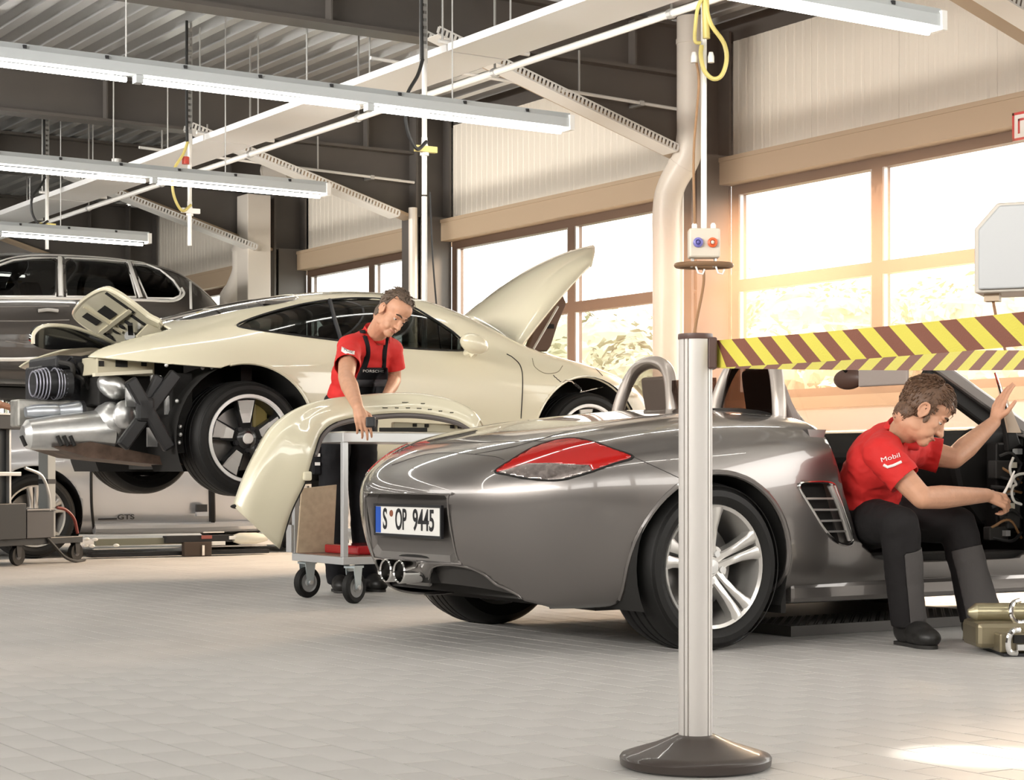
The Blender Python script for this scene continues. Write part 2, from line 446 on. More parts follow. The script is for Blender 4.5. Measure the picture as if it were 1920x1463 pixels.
def bush(px, py, d, r, label):
    p = atd(px, py, d); tree(p.x, p.y, p.z+.3, r, label, 'bush', False)
bush(1165, 600, 24, 1.3, 'round pale bush low in the right half of the middle window')
bush(1010, 600, 34, 2.0, 'low pale bush behind the raised cream bonnet, middle window')
bush(1290, 560, 40, 2.1, 'pale bush behind the tall ventilation pipe, between middle and right window')
bush(1440, 560, 20, 1.1, 'small pale bush in the left lower pane of the right window')
bush(1560, 520, 27, 1.7, 'broad pale bush left of the mullion in the right window')
bush(1700, 530, 35, 2.0, 'broad pale bush right of the mullion in the right window')
bush(1835, 540, 24, 1.4, 'pale bush at the right end of the right window, behind the hose housing')
p = atd(1400, 430, 52); tree(p.x, p.y, p.z+.3, 2.6, 'taller faint tree at the left end of the right window', 'tree')
# tinted haze volume, added to imitate warm flare at the right-hand window
hz = bpy.data.materials.new('haze'); hz.use_nodes = True; _n = hz.node_tree; _n.nodes.clear()
_o = _n.nodes.new('ShaderNodeOutputMaterial'); _v = _n.nodes.new('ShaderNodeVolumeScatter'); _v.inputs['Color'].default_value = (1, .66, .48, 1); _v.inputs['Density'].default_value = .09; _v.inputs['Anisotropy'].default_value = .6
_a = _n.nodes.new('ShaderNodeVolumeAbsorption'); _a.inputs['Color'].default_value = (1, .66, .48, 1); _a.inputs['Density'].default_value = .09
_s = _n.nodes.new('ShaderNodeAddShader'); _n.links.new(_v.outputs[0], _s.inputs[0]); _n.links.new(_a.outputs[0], _s.inputs[1]); _n.links.new(_s.outputs[0], _o.inputs['Volume'])
HZE = obj('haze', MB().box((7.5, 6.0, .9), (10.0, 12.22, 4.40)), hz, smooth=0, label='warm haze volume added in front of the right-hand window to imitate sun glare', cat='haze', kind='stuff')
# ================================================================== OVERHEAD SERVICES
m_tube = mat('lamp_tube', (1.0, .95, .87), emit=22.0)
m_trunk = mat('trunking', (.55, .585, .60), rough=.35, metal=.25)
m_cable = mat('black_cable', (.02, .02, .02), rough=.5)
m_yellow = mat('yellow_hose', (.62, .52, .17), rough=.4)
m_panel = mat('radiant_panel', (.90, .90, .90), rough=.4)
LZ = 2.985
LBL = {3.4: 'strip light with glowing tubes over the grey roadster, out of the frame', 6.9: 'bright strip light ending over the right-hand window wall, top edge',
       10.25: 'long strip light with glowing tubes, upper of the two long rows', 13.75: 'long strip light with glowing tubes, second row down, over the cream coupe',
       17.6: 'strip light above the raised black estate car, lowest of the rows', 21.2: 'strip light at the dark far end of the hall'}
def strip_light(y):
    t = thing('strip_light', LBL[y], 'light', (0, y, LZ), group='rows of strip lights')
    tr = MB(); x0, x1 = -5.5, 7.1
    tr.prism([(-.045, .0), (.045, .0), (.045, .06), (.028, .095), (-.028, .095), (-.045, .06)], x1-x0, ((x0+x1)/2, 0, 0), (0, 1, 0), (0, 0, 1))
    obj('trunking', tr, m_trunk, t, smooth=0)
    obj('end_cap', MB().box((x1-.02, -.06, -.02), (x1+.015, .06, .08)), m_white, t, smooth=0)
    L = 1.52
    n = int((x1-x0-.1)/L)
    for k in range(n):
        b = x1-.06-k*L; a = b-L+.10
        obj('tube', MB().tube([(a, 0, -.03), (b, 0, -.03)], .015, 10), m_tube, t)
        obj('lamp_holder', MB().box((a-.05, -.03, -.045), (a-.005, .03, .002)), m_trunk, t, smooth=0)
        # fixing screws on the side of the trunking
    for k in range(26): obj('screw', MB().cbox((x1-.35-k*.48, -.040, .076), (.020, .016, .020)), m_black, t, smooth=0)
    for k in range(6):
        obj('hanger_wire', MB().tube([(x1-.9-k*2.2, 0, .07), (x1-.9-k*2.2, 0, 4.46-LZ)], .005, 6), m_galv, t)
for y in LBL: strip_light(y)
# radiant heating panels: one long run under the beams, hung on rods
PZ = 3.5
t = thing('radiant_panel', 'long white ceiling heating panel run slanting across the hall under the beams', 'heater', (6.66, 0, PZ))
y = -1.3; k = 0
while y < 24:
    L = 1.98; q = MB()
    q.box((-.22, y, 0), (.22, y+L, .02)); q.box((-.235, y, 0), (-.22, y+L, .05)); q.box((.22, y, 0), (.235, y+L, .05))
    obj('panel', q, m_panel, t, smooth=0)
    r = MB(); r.tube([(-.3, y-.01, .06), (.42, y-.01, .06)], .016, 8); obj('cross_bar', r, m_white, t)
    for xx in (-.27, .27): obj('rod', MB().tube([(xx, y-.01, .06), (xx, y-.01, .95)], .007, 6), m_galv, t)
    if k % 2: obj('valve', MB().lathe([(.0, 0), (.045, 0), (.045, .12), (0, .12)], (-.18, y+.15, .03)), m_white, t)
    y += 2.0; k += 1
# pipe beside the panels
t = thing('pipe', 'thin white pipe running beside the ceiling heating panels', 'pipe', (7.0, 0, 3.48))
obj('pipe_run', MB().tube([(0, -2, 0), (0, 11, 0), (0, 24, 0)], .024, 10), m_white, t)
for y in range(1, 24, 2): obj('hanger', MB().bar((0, y, 0), (0, y, .95), .012), m_galv, t); obj('clamp', MB().tube([(0, y-.02, 0), (0, y+.02, 0)], .032, 10), m_galv, t)
# ventilation pipes hung on thin suspension wires along beams
for yb, lb in ((16.98, 'thin conduit along the brown beam above the far small window'), (12.40, 'thin conduit along the brown beam beside the tall pipe')):
    t = thing('conduit', lb, 'pipe', (0, yb-.145, 3.72)); obj('conduit_run', MB().tube([(6.7, 0, .06), (9.72, 0, -.02)], .014, 8), m_white, t)
    for x in (7.4, 8.6): obj('hanger', MB().bar((x, 0, 0), (x, 0, .35), .012), m_galv, t)
    obj('bracket', MB().box((9.2, -.02, -.03), (9.24, .14, .01)), m_galv, t)
# perforated cable trays slung under the haunches
for yb, lb in ((8.2, 'perforated cable tray under the beam in the top right corner'), (12.40, 'perforated cable tray sloping down to the tall white pipe'),
               (16.98, 'perforated cable tray sloping to the column behind the mechanic'), (20.35, 'perforated cable tray sloping down at the far dark beam')):
    t = thing('cable_tray', lb, 'cable tray', (0, yb-.34, 0), group='cable trays under the sloping beams')
    P, Q = Vector((7.12, 0, 3.985)), Vector((9.38, 0, 3.32)); d = (Q-P).normalized(); nrm = Vector((-d.z, 0, d.x))
    for w, h, nm in ((-.09, .0, 'side_rail'), (.09, .0, 'side_rail')):
        mb = MB(); o = Vector((0, w, 0))
        mb.bar(P+o+nrm*.028, Q+o+nrm*.028, .004, .012); mb.bar(P+o-nrm*.028, Q+o-nrm*.028, .004, .012); n = 62
        for k in range(n+1): c = P+(Q-P)*(k/n)+o; mb.bar(c+nrm*.024, c-nrm*.024, .004, .020, up=d)
        obj(nm, mb, m_white, t, smooth=0)
    obj('tray_bottom', MB().bar(P-nrm*.034, Q-nrm*.034, .19, .004), m_white, t, smooth=0)
    for k in (.15, .55, .9): c = P+(Q-P)*k; obj('bracket', MB().bar(c+Vector((0, .09, .03)), c+Vector((0, .24, .10)), .03, .03), m_galv, t, smooth=0)
# tall white ventilation pipes on the columns, each with a swan neck
m_pipe = mat('duct_white', (.80, .74, .66), rough=.32)
def duct(pts, r, lb, n=6):
    t = thing('ventilation_pipe', lb, 'pipe', tuple(pts[-1]), group='white ventilation pipes')
    o = Vector(pts[-1]); pp = catmull([tuple(Vector(p)-o) for p in pts], n)
    obj('duct', MB().tube(pp, r, 20), m_pipe, t)
    for f in (.12, .5, .93):
        i = int(f*(len(pp)-2)); a = Vector(pp[i]); b = Vector(pp[i+1]); e = (b-a).normalized(); obj('joint_ring', MB().tube([a-e*.02, a+e*.02], r*1.06, 20), m_pipe, t)
duct([(9.52, 11.98, 4.4), (9.52, 11.98, 4.2), (9.52, 11.98, 3.6), (9.52, 11.98, 3.45), (9.5, 12.02, 3.25), (9.45, 12.14, 3.05), (9.44, 12.2, 2.85), (9.44, 12.2, 2.4), (9.44, 12.2, 1.2), (9.44, 12.2, 0.02)], .115,
     'tall cream ventilation pipe with a swan neck beside the brown column')
duct([(9.9, 20.1, 4.3), (9.72, 20.45, 4.28), (9.62, 20.7, 4.15), (9.6, 20.75, 3.9), (9.6, 20.78, 3.3), (9.6, 20.8, 3.1), (9.58, 21.0, 2.85), (9.57, 21.1, 2.6), (9.57, 21.1, 0.02)], .13,
     'white ventilation pipe bent at top and bottom, behind the black estate car')
obj('thin_pipe', MB().tube([(9.6, 12.22, .02), (9.6, 12.22, 4.3)], .03, 10), m_white, label='thin white riser pipe between the tall ventilation pipe and the brown column', cat='pipe')
obj('riser_pipe', MB().tube([(9.58, 16.62, 0.02), (9.58, 16.62, 3.4)], .045, 10), m_pipe, label='pale riser pipe beside the column left of the middle window', cat='pipe')
obj('column_box', MB().box((9.3, 20.0, 0), (9.6, 20.3, 3.95)), m_pipe, smooth=0, bevel=.01, label='pale boxed column right of the bent ventilation pipe', cat='column')
# hanging supply drops (perforated rail, cable, hose)
def drop(x, y, zt, zb, lb, box=False, red=False):
    t = thing('supply_drop', lb, 'power drop', (x, y, zb), group='hanging supply drops')
    H = zt-zb
    rl = MB()
    rl.box((-.022, -.004, H*.45), (-.014, .03, H)); rl.box((.014, -.004, H*.45), (.022, .03, H)); n = int(H*.55/.05)
    for k in range(n): rl.box((-.014, -.004, H*.45+k*.05), (.014, .004, H*.45+k*.05+.028))
    obj('rail', rl, m_galv, t, smooth=0)
    obj('cable', MB().tube(catmull([(-.035, -.02, H), (-.04, -.03, H*.8), (-.035, -.02, H*.6), (-.035, -.03, H*.46)], 6), .013, 8), m_cable, t)
    obj('pole', MB().tube([(0, 0, 0), (0, 0, H*.5)], .018, 10), m_white, t)
    obj('hose_loop', MB().tube(catmull([(-.03, -.03, H*.46), (-.08, -.05, H*.40), (-.17, -.06, H*.32), (-.17, -.06, H*.22), (-.09, -.05, H*.15), (0, -.03, H*.18)], 8), .012, 8), m_yellow if red else m_cable, t)
    obj('coupling', MB().lathe([(0, -.05), (.03, -.05), (.03, .0), (.02, .03), (.02, .07), (0, .07)], (0, 0, H*.16)), m_white, t)
    obj('bracket', MB().box((-.08, -.035, H*.16-.03), (.08, .0, H*.16+.01)), m_yellow if not red else m_white, t, smooth=0)
    if red: obj('red_plug', MB().lathe([(0, 0), (.03, 0), (.03, .06), (0, .06)], (-.05, -.03, H*.36)), mat('red_plastic', (.5, .06, .04), rough=.4), t)
    return t
drop(6.25, 10.69, 4.46, 2.527, 'hanging supply drop with black hose loop in front of the middle window wall')
drop(6.25, 14.58, 4.46, 2.584, 'hanging supply drop with yellow hose loop and red plug, left of centre', red=True)
drop(6.25, 18.14, 4.46, 2.91, 'smallest hanging supply drop, above the black estate car')
t = thing('lower_pipe', 'thin pale pole below the hose loop, down behind the cream coupe', 'pole', (6.25, 10.69, 1.565))
obj('pole', MB().tube([(0, 0, -.1), (0, 0, .95)], .019, 10), m_white, t); obj('signal_cable', MB().tube(catmull([(.03, -.02, .98), (.05, -.03, .5), (.10, -.03, .0), (.12, -.03, -.1)], 6), .006, 6), m_cable, t)
# socket box hanging by the grey roadster, guard ring below, yellow hose above
SX, SY = 6.25, 7.755
t = thing('socket_box', 'pale hanging socket box with blue and red outlets and a brown guard ring', 'socket box', (SX, SY, 1.786))
fr_ = Vector((-fw[0], -fw[1], 0)).normalized(); yaw = math.atan2(fr_.y, fr_.x)+PI/2
Rz = Matrix.Rotation(yaw, 3, 'Z')
def L(p): return Rz @ Vector(p)
obj('box', MB().cbox((0, 0, .115), (.165, .10, .155), M=Rz), mat('socket_grey', (.62, .56, .47), rough=.45), t, smooth=0, bevel=.01)
for k, (xx, col, nm) in enumerate(((-.036, (.17, .16, .45), 'blue_outlet'), (.04, (.75, .13, .04), 'red_outlet'))):
    p = [L((xx+r_*math.cos(a), -.05-h, .115+r_*math.sin(a))) for r_, h in ((.026, 0), (.026, .016), (.014, .022), (.012, .012)) for a in [2*PI*i/20 for i in range(20)]]
    mb = MB(); mb.loft([p[i*20:(i+1)*20] for i in range(4)], caps=True, closed_u=True)
    ob = obj(nm, mb, mat(nm, col, rough=.4), t)
    obj('outlet_centre', MB().ell(L((xx, -.064, .115)), (.011, .011, .011)), mat('cream_plastic', (.75, .68, .55), rough=.4) if k else mat('blue_flap', (.12, .11, .35), rough=.4), ob)
ring = [L((.145*math.cos(a), .10*math.sin(a)*.9, -.0)) for a in [2*PI*i/40 for i in range(40)]]
obj('guard_ring', MB().tube(ring, .014, 10, closed=True), mat('ring_brown', (.20, .115, .06), rough=.4), t)
sp = MB()
for xx in (-.06, .06): sp.bar(L((xx, -.085, 0)), L((xx, .085, 0)), .012, .008); sp.bar(L((xx, 0, 0)), L((xx, 0, .05)), .012, .012)
obj('ring_bracket', sp, m_galv, t, smooth=0)
for xx in (-.05, .0, .05): obj('cable_gland', MB().lathe([(0, .19), (.014, .19), (.014, .215), (.008, .225), (0, .225)], tuple(L((xx, 0, 0)))), m_white, t)
obj('supply_pole', MB().tube([L((0, .0, .2)), L((0, 0, 1.2)), L((0, .01, 2.62))], .016, 10), m_white, t)
obj('supply_cable', MB().tube(catmull([L((-.05, -.01, .22)), L((-.055, -.02, .6)), L((-.03, -.03, .95)), L((-.045, -.02, 1.1))], 8), .007, 8), mat('brown_cable', (.30, .16, .07), rough=.5), t)
obj('lower_cable', MB().tube(catmull([L((.0, 0, -.02)), L((-.005, -.01, -.12)), L((-.05, -.02, -.35)), L((-.075, -.02, -.6)), L((-.08, -.02, -1.0)), L((-.08, -.02, -1.8))], 8), .008, 8), mat('brown_cable', (.3, .16, .07)), t)
for xx in (-.05, .055): obj('hook', MB().tube([L((xx, -.08, -.015)), L((xx+.012, -.085, -.05)), L((xx+.035, -.085, -.055)), L((xx+.045, -.085, -.03))], .005, 8), m_white, t)
hz = 1.08
obj('hose', MB().tube(catmull([L((.0, -.03, 1.42)), L((.03, -.04, 1.28)), L((.10, -.05, 1.17)), L((.115, -.05, 1.08)), L((.09, -.05, 1.0)), L((.045, -.05, .98)), L((.0, -.05, 1.02)), L((-.02, -.04, 1.10)), L((-.015, -.03, 1.16))], 8), .012, 10), m_yellow, t)
obj('hose', MB().tube(catmull([L((-.0, -.03, 1.43)), L((-.035, -.04, 1.36)), L((-.05, -.045, 1.25)), L((-.05, -.045, 1.18)), L((-.02, -.045, 1.17))], 8), .010, 10), m_yellow, t)
obj('hose_bundle', MB().tube([L((.012, -.02, 1.2)), L((.005, -.02, 1.45)), L((.01, -.02, 2.62))], .02, 10), m_yellow, t)
for xx in (-.055, .035): obj('coupling', MB().lathe([(0, 1.07), (.017, 1.07), (.017, 1.10), (.011, 1.125), (0, 1.125)], tuple(L((xx, -.03, 0)))), m_white, t)
# white hanging unit at the right edge, with a pull cord
t = thing('hose_reel', 'white housing with cut corners hanging at the right edge above the belt barrier', 'hose reel', tuple(atd(1931, 473, 7.6)))
w = .40; pts = [(-w/2, -.17), (w/2, -.17), (w/2, .19), (-w/2+.09, .19), (-w/2, .09)]
yawb = yaw+math.radians(-24); Rb = Matrix.Rotation(yawb, 3, 'Z')
obj('housing', MB().prism(pts, .26, (0, 0, 0), Rb @ Vector((1, 0, 0)), (0, 0, 1)), mat('reel_white', (.50, .46, .40), rough=.4), t, smooth=0, bevel=.006)
obj('front_cover', MB().prism([(p[0]*.93+.0, p[1]*.93) for p in pts], .02, Rb @ Vector((0.005, -.14, 0)), Rb @ Vector((1, 0, 0)), (0, 0, 1)), mat('reel_front', (.40, .41, .42), rough=.4), t, smooth=0, bevel=.006)
obj('outlet', MB().cbox(Rb @ Vector((-.14, -.05, -.185)), (.06, .06, .03), M=Rb), m_band, t, smooth=0)
obj('pull_cord', MB().tube([Rb @ Vector((-.14, -.05, -.19)), Rb @ Vector((-.12, -.05, -.3)), Rb @ Vector((-.075, -.05, -.45)), Rb @ Vector((-.07, -.05, -.47))], .006, 8), mat('cord', (.25, .13, .07)), t)
obj('hanger', MB().tube([Rb @ Vector((.12, 0, .19)), Rb @ Vector((.12, 0, 2.85))], .02, 10), m_white, t)
# fire sign on the right-hand column
t = thing('fire_sign', 'white square sign with a red border on the column at the right edge', 'sign', tuple(onX(1921, 235, 9.70)))
obj('plate', MB().box((-.006, -.1, -.095), (0, .1, .095)), mat('sign_white', (.85, .84, .8)), t, smooth=0)
sg = MB()
for a in ((-.1, -.095, .1, -.078), (-.1, .078, .1, .095), (-.1, -.095, -.083, .095), (.083, -.095, .1, .095)): sg.box((-.009, a[0], a[1]), (-.006, a[2], a[3]))
for a in ((.035, -.05, .05, .05), (.0, .035, .05, .05)): sg.box((-.009, a[0], a[1]), (-.006, a[2], a[3]))
obj('sign_border', sg, mat('sign_red', (.62, .05, .05)), t, smooth=0)
# ================================================================== CARS: cage -> smooth skin -> cut along outlines
def camproj(V, off):
    V = np.asarray(V, float)+np.array(off); d = V[:, 0]*fw[0]+V[:, 1]*fw[1]; d = np.where(d < .5, .5, d)
    return np.stack([CX+FPX*(V[:, 0]*rt[0]+V[:, 1]*rt[1])/d, HZ-FPX*(V[:, 2]-CH)/d], 1)
def cage_body(st, rear, front, lv=3):
    """st: stations of 8 half-section points (u, y, z); rear/front: cap columns mid and centre, rows 1..4"""
    V = []; idx = {}
    def v(p):
        k = tuple(round(c, 5) for c in p)
        if k not in idx: idx[k] = len(V); V.append(p)
        return idx[k]
    F = []
    for sg in (-1, 1):
        def q(*ps):
            f = [v((p[0], sg*p[1], p[2])) for p in ps]
            F.append(tuple(f) if sg < 0 else tuple(f[::-1]))
        for a, b in zip(st[:-1], st[1:]):
            for k in range(7): q(a[k], b[k], b[k+1], a[k+1])
        for ring, cap, flip in ((st[0], rear, 0), (st[-1], front, 1)):
            if not cap: continue
            mid, cen = cap; Q = (lambda *p: q(*p)) if not flip else (lambda *p: q(*p[::-1]))
            for k in range(3):
                Q(ring[k+1], ring[k+2], mid[k+1], mid[k]); Q(mid[k], mid[k+1], cen[k+1], cen[k])
            Q(ring[4], ring[5], ring[6], mid[3]); Q(mid[3], ring[6], ring[7], cen[3])
    me = mesh('cage', V, F); o = bpy.data.objects.new('cage', me); COL.objects.link(o)
    m = o.modifiers.new('s', 'SUBSURF'); m.levels = lv; m.render_levels = lv
    dg = bpy.context.evaluated_depsgraph_get(); ev = o.evaluated_get(dg).to_mesh()
    n = len(ev.vertices); co = np.zeros(n*3); ev.vertices.foreach_get('co', co)
    R = (co.reshape(-1, 3).copy(), [tuple(p.vertices) for p in ev.polygons]); o.evaluated_get(dg).to_mesh_clear()
    bpy.data.objects.remove(o); bpy.data.meshes.remove(me)
    return R
def ST(u, pts, du=None): return [(u+(du[i] if du else 0), p[0], p[1]) for i, p in enumerate(pts)]
class Skin:
    """helper around a body skin for one car placed at off"""
    def __init__(s, VF, off): s.off = np.array(off, float); s.body = VF; s.full = VF; s.bvh = BVHTree.FromPolygons([tuple(v) for v in VF[0]], VF[1])
    def pxcut(s, px, VF=None, side=-1, umin=-9, umax=9, smooth=0, sym=True, zmin=-9):
        """cut the near flank (and its mirror image) along an outline seen in the picture"""
        poly = catmull(px, smooth, True) if smooth else np.array(px, float)
        def fn(V):
            d = sdf(camproj(V, s.off), poly)/450.
            lim = np.maximum(np.maximum(V[:, 1]*-side*1.0-(.0), umin-V[:, 0]), np.maximum(V[:, 0]-umax, zmin-V[:, 2]))
            return np.maximum(d, lim)
        a, b = clip(VF or s.body, fn); a2 = None
        if sym:
            c, d = clip(mirrorY(b), fn); a2 = mirrorY(c); b = mirrorY(d)
        if VF is None: s.body = b
        return a, a2, b
    def cut(s, fn):
        a, b = clip(s.body, fn); s.body = b; return a
    def hit(s, px, py, out=.002):
        o = CAM0-Vector(s.off); d = ray(px, py).normalized(); h = s.bvh.ray_cast(o, d)
        if h[0] is None:
            h = s.bvh.find_nearest(o+d*((Vector(s.off)-CAM0).length)); 
        return Vector(h[0])-d*out
    def line(s, pxs, n=8, out=.002, closed=False):
        return [s.hit(*p, out=out) for p in catmull(pxs, n, closed)]
def gapline(sk, name, pxs, m, parent, r=.0028, n=8, closed=False, out=.001):
    P = sk.line(pxs, n, out, closed); return obj(name, MB().tube(P, r, 6, closed=closed), m, parent)
def offset(VF, k):
    me = mesh('t', *VF); N = np.zeros(len(me.vertices)*3); me.vertices.foreach_get('normal', N); bpy.data.meshes.remove(me)
    return (VF[0]+N.reshape(-1, 3)*k, VF[1])
m_tyre = mat('tyre', (.011, .0105, .010), rough=.6, spec=.35, bump=.1, bscale=40)
m_rim = mat('alloy_silver', (.66, .64, .61), rough=.28, metal=.75, coat=.3)
m_rimblk = mat('alloy_black', (.02, .02, .02), rough=.25, coat=.5)
m_disc = mat('brake_disc', (.35, .34, .33), rough=.35, metal=.9)
m_chrome = mat('chrome', (.85, .84, .82), rough=.08, metal=1.)
m_gap = mat('panel_gap', (.012, .011, .010), rough=.8)
m_well = mat('wheel_well', (.014, .013, .012), rough=.85)
m_under = mat('underbody', (.03, .028, .026), rough=.7)
m_red = mat('red_lens', (.42, .012, .010), rough=.08, coat=1.)
m_clear = mat('clear_lens', (.36, .31, .29), rough=.10, metal=.7, coat=1., noise=.35, nscale=40)
def wheel(parent, c, R, w, rr, kind, near=True, name='wheel'):
    """c: hub centre on the outer face; the axle runs along y, outer face towards -y when near"""
    sg = 1 if near else -1
    def Y(h): return h*sg
    bar = MB().lathe([(rr*1.0, Y(.004)), (rr*.985, Y(-.006)), (rr*.93, Y(.0)), (rr*.90, Y(.03)), (rr*.86, Y(.10)), (rr*.86, Y(w-.02)), (rr*.97, Y(w-.005))], c, 'Y', 56)
    wh = obj(name, bar, m_rim if kind != 'fuchs' else m_rimblk, parent)
    s = R-rr
    ty = MB().lathe([(rr*.985, Y(.004)), (rr+s*.12, Y(-.010)), (rr+s*.35, Y(-.018)), (rr+s*.62, Y(-.014)), (R-.022, Y(.004)), (R-.006, Y(.022)), (R, Y(.05)), (R, Y(.075)), (R-.008, Y(.078)), (R-.008, Y(.086)), (R, Y(.089)), (R+.001, Y(w*.5-.004)), (R-.008, Y(w*.5-.002)), (R-.008, Y(w*.5+.006)), (R+.001, Y(w*.5+.008)), (R, Y(w-.09)), (R-.008, Y(w-.087)), (R-.008, Y(w-.079)), (R, Y(w-.076)), (R, Y(w-.05)), (R-.006, Y(w-.02)), (R-.022, Y(w)), (rr+s*.5, Y(w+.012)), (rr*.97, Y(w-.005))], c, 'Y', 72)
    obj('tyre', ty, m_tyre, wh, smooth=30)
    obj('sidewall_bead', MB().lathe([(rr+s*.80, Y(-.011)), (rr+s*.83, Y(-.0135)), (rr+s*.86, Y(-.009))], c, 'Y', 64), m_tyre, wh)
    C = Vector(c)
    def P(r, a, h): return C+Vector((r*math.cos(a), Y(h), r*math.sin(a)))
    if kind == 'fuchs':
        obj('rim_lip', MB().lathe([(rr*1.005, Y(-.004)), (rr*1.0, Y(-.014)), (rr*.93, Y(-.013)), (rr*.91, Y(.004))], c, 'Y', 64), mat('polished_lip', (.90, .89, .87), rough=.3, metal=.2), wh)
    a0 = PI/2+.06
    for k in range(5):
        a = a0+k*2*PI/5
        if kind == 'fuchs':
            def blade(hs, wi, wo, ri, ro, dz):
                mb = MB(); pts = [(ri, -wi), (ro, -wo), (ro*1.012, 0), (ro, wo), (ri, wi)]
                f = lambda r, t, h: C+Vector((r*math.cos(a)-t*math.sin(a), Y(h), r*math.sin(a)+t*math.cos(a)))
                top = [f(r, t, hs+(.004 if abs(t) > 0 else 0)+(.028 if r < ro*.6 else 0)) for r, t in pts]; bot = [f(r, t*1.12, hs+dz) for r, t in pts]
                n = len(pts); mb.add(top+bot, [tuple(range(n)), tuple(range(n, 2*n))[::-1]]+[(i, n+i, n+(i+1) % n, (i+1) % n) for i in range(n)]); return mb
            sp = obj('spoke', blade(.012, .030, .062, rr*.20, rr*.90, .05), m_rimblk, wh, smooth=0)
            obj('spoke_face', blade(.006, .020, .050, rr*.36, rr*.86, .02), mat('spoke_silver', (.80, .79, .76), rough=.3, metal=.4), wh, smooth=0)
        else:
            for s2 in (-1, 1):
                rings = []
                for r, t, wd, h, th in ((rr*.16, .018, .020, .022, .045), (rr*.34, .0175, .0145, .018, .05), (rr*.6, .021, .0165, .008, .05), (rr*.80, .028, .021, -.002, .045), (rr*.94, .037, .030, -.004, .04)):
                    cpt = C+Vector((r*math.cos(a)-s2*t*math.sin(a), 0, r*math.sin(a)+s2*t*math.cos(a))); tx = Vector((-math.sin(a), 0, math.cos(a)))
                    rings.append([cpt-tx*wd+Vector((0, Y(h+.006), 0)), cpt-tx*wd*.6+Vector((0, Y(h), 0)), cpt+tx*wd*.6+Vector((0, Y(h), 0)), cpt+tx*wd+Vector((0, Y(h+.006), 0)), cpt+tx*wd*1.1+Vector((0, Y(h+th), 0)), cpt-tx*wd*1.1+Vector((0, Y(h+th), 0))])
                obj('spoke', MB().loft(rings, caps=True, closed_u=True), m_rim, wh, smooth=40)
            obj('lug_bolt', MB().lathe([(0, Y(.016)), (.013, Y(.016)), (.014, Y(.03)), (.017, Y(.034))], tuple(P(rr*.235, a+PI/5, 0)), 'Y', 10), m_galv, wh)
            pad = MB().lathe([(0, Y(.03)), (.03, Y(.03)), (.036, Y(.05))], tuple(P(rr*.235, a+PI/5, 0)), 'Y', 12); obj('bolt_pad', pad, m_rim, wh)
    if kind == 'fuchs':
        for k in range(5): a = a0+PI/5+k*2*PI/5; obj('lug_bolt', MB().lathe([(0, Y(.03)), (.014, Y(.03)), (.016, Y(.06))], tuple(P(rr*.26, a, 0)), 'Y', 10), m_black, wh)
    obj('hub', MB().lathe([(0, Y(.02)), (rr*.16, Y(.02)), (rr*.24, Y(.034)), (rr*.25, Y(.07))], c, 'Y', 28), m_rim if kind != 'fuchs' else m_rimblk, wh)
    obj('hub_cap', MB().lathe([(0, Y(.006)), (rr*.11, Y(.008)), (rr*.125, Y(.014)), (rr*.13, Y(.024))], c, 'Y', 24), m_galv if kind != 'fuchs' else mat('cap_silver', (.75, .72, .68), rough=.3), wh)
    obj('brake_disc', MB().lathe([(.07, Y(.12)), (rr*.72, Y(.12)), (rr*.72, Y(.145)), (.07, Y(.145))], c, 'Y', 40), m_disc, wh)
    obj('wheel_core', MB().lathe([(0, Y(w*.72)), (rr*.85, Y(w*.72))], c, 'Y', 30), m_well, wh)
    return wh
def arch_fn(cu, cz, R):
    def fn(V): return np.maximum(np.hypot(V[:, 0]-cu, V[:, 2]-cz)-R, .45-np.abs(V[:, 1]))
    return fn
def well(parent, cu, cz, R, y0, y1):
    for sg in (-1, 1):
        mb = MB(); n = 28; rings = []
        for y in (y0, y1): rings.append([(cu+R*math.cos(a), sg*y, cz+R*math.sin(a)) for a in [-.45+(PI+.9)*k/n for k in range(n+1)]])
        mb.loft(rings); mb.add(rings[1], [tuple(range(n+1))]); obj('wheel_well', mb, m_well, parent, fix=False)
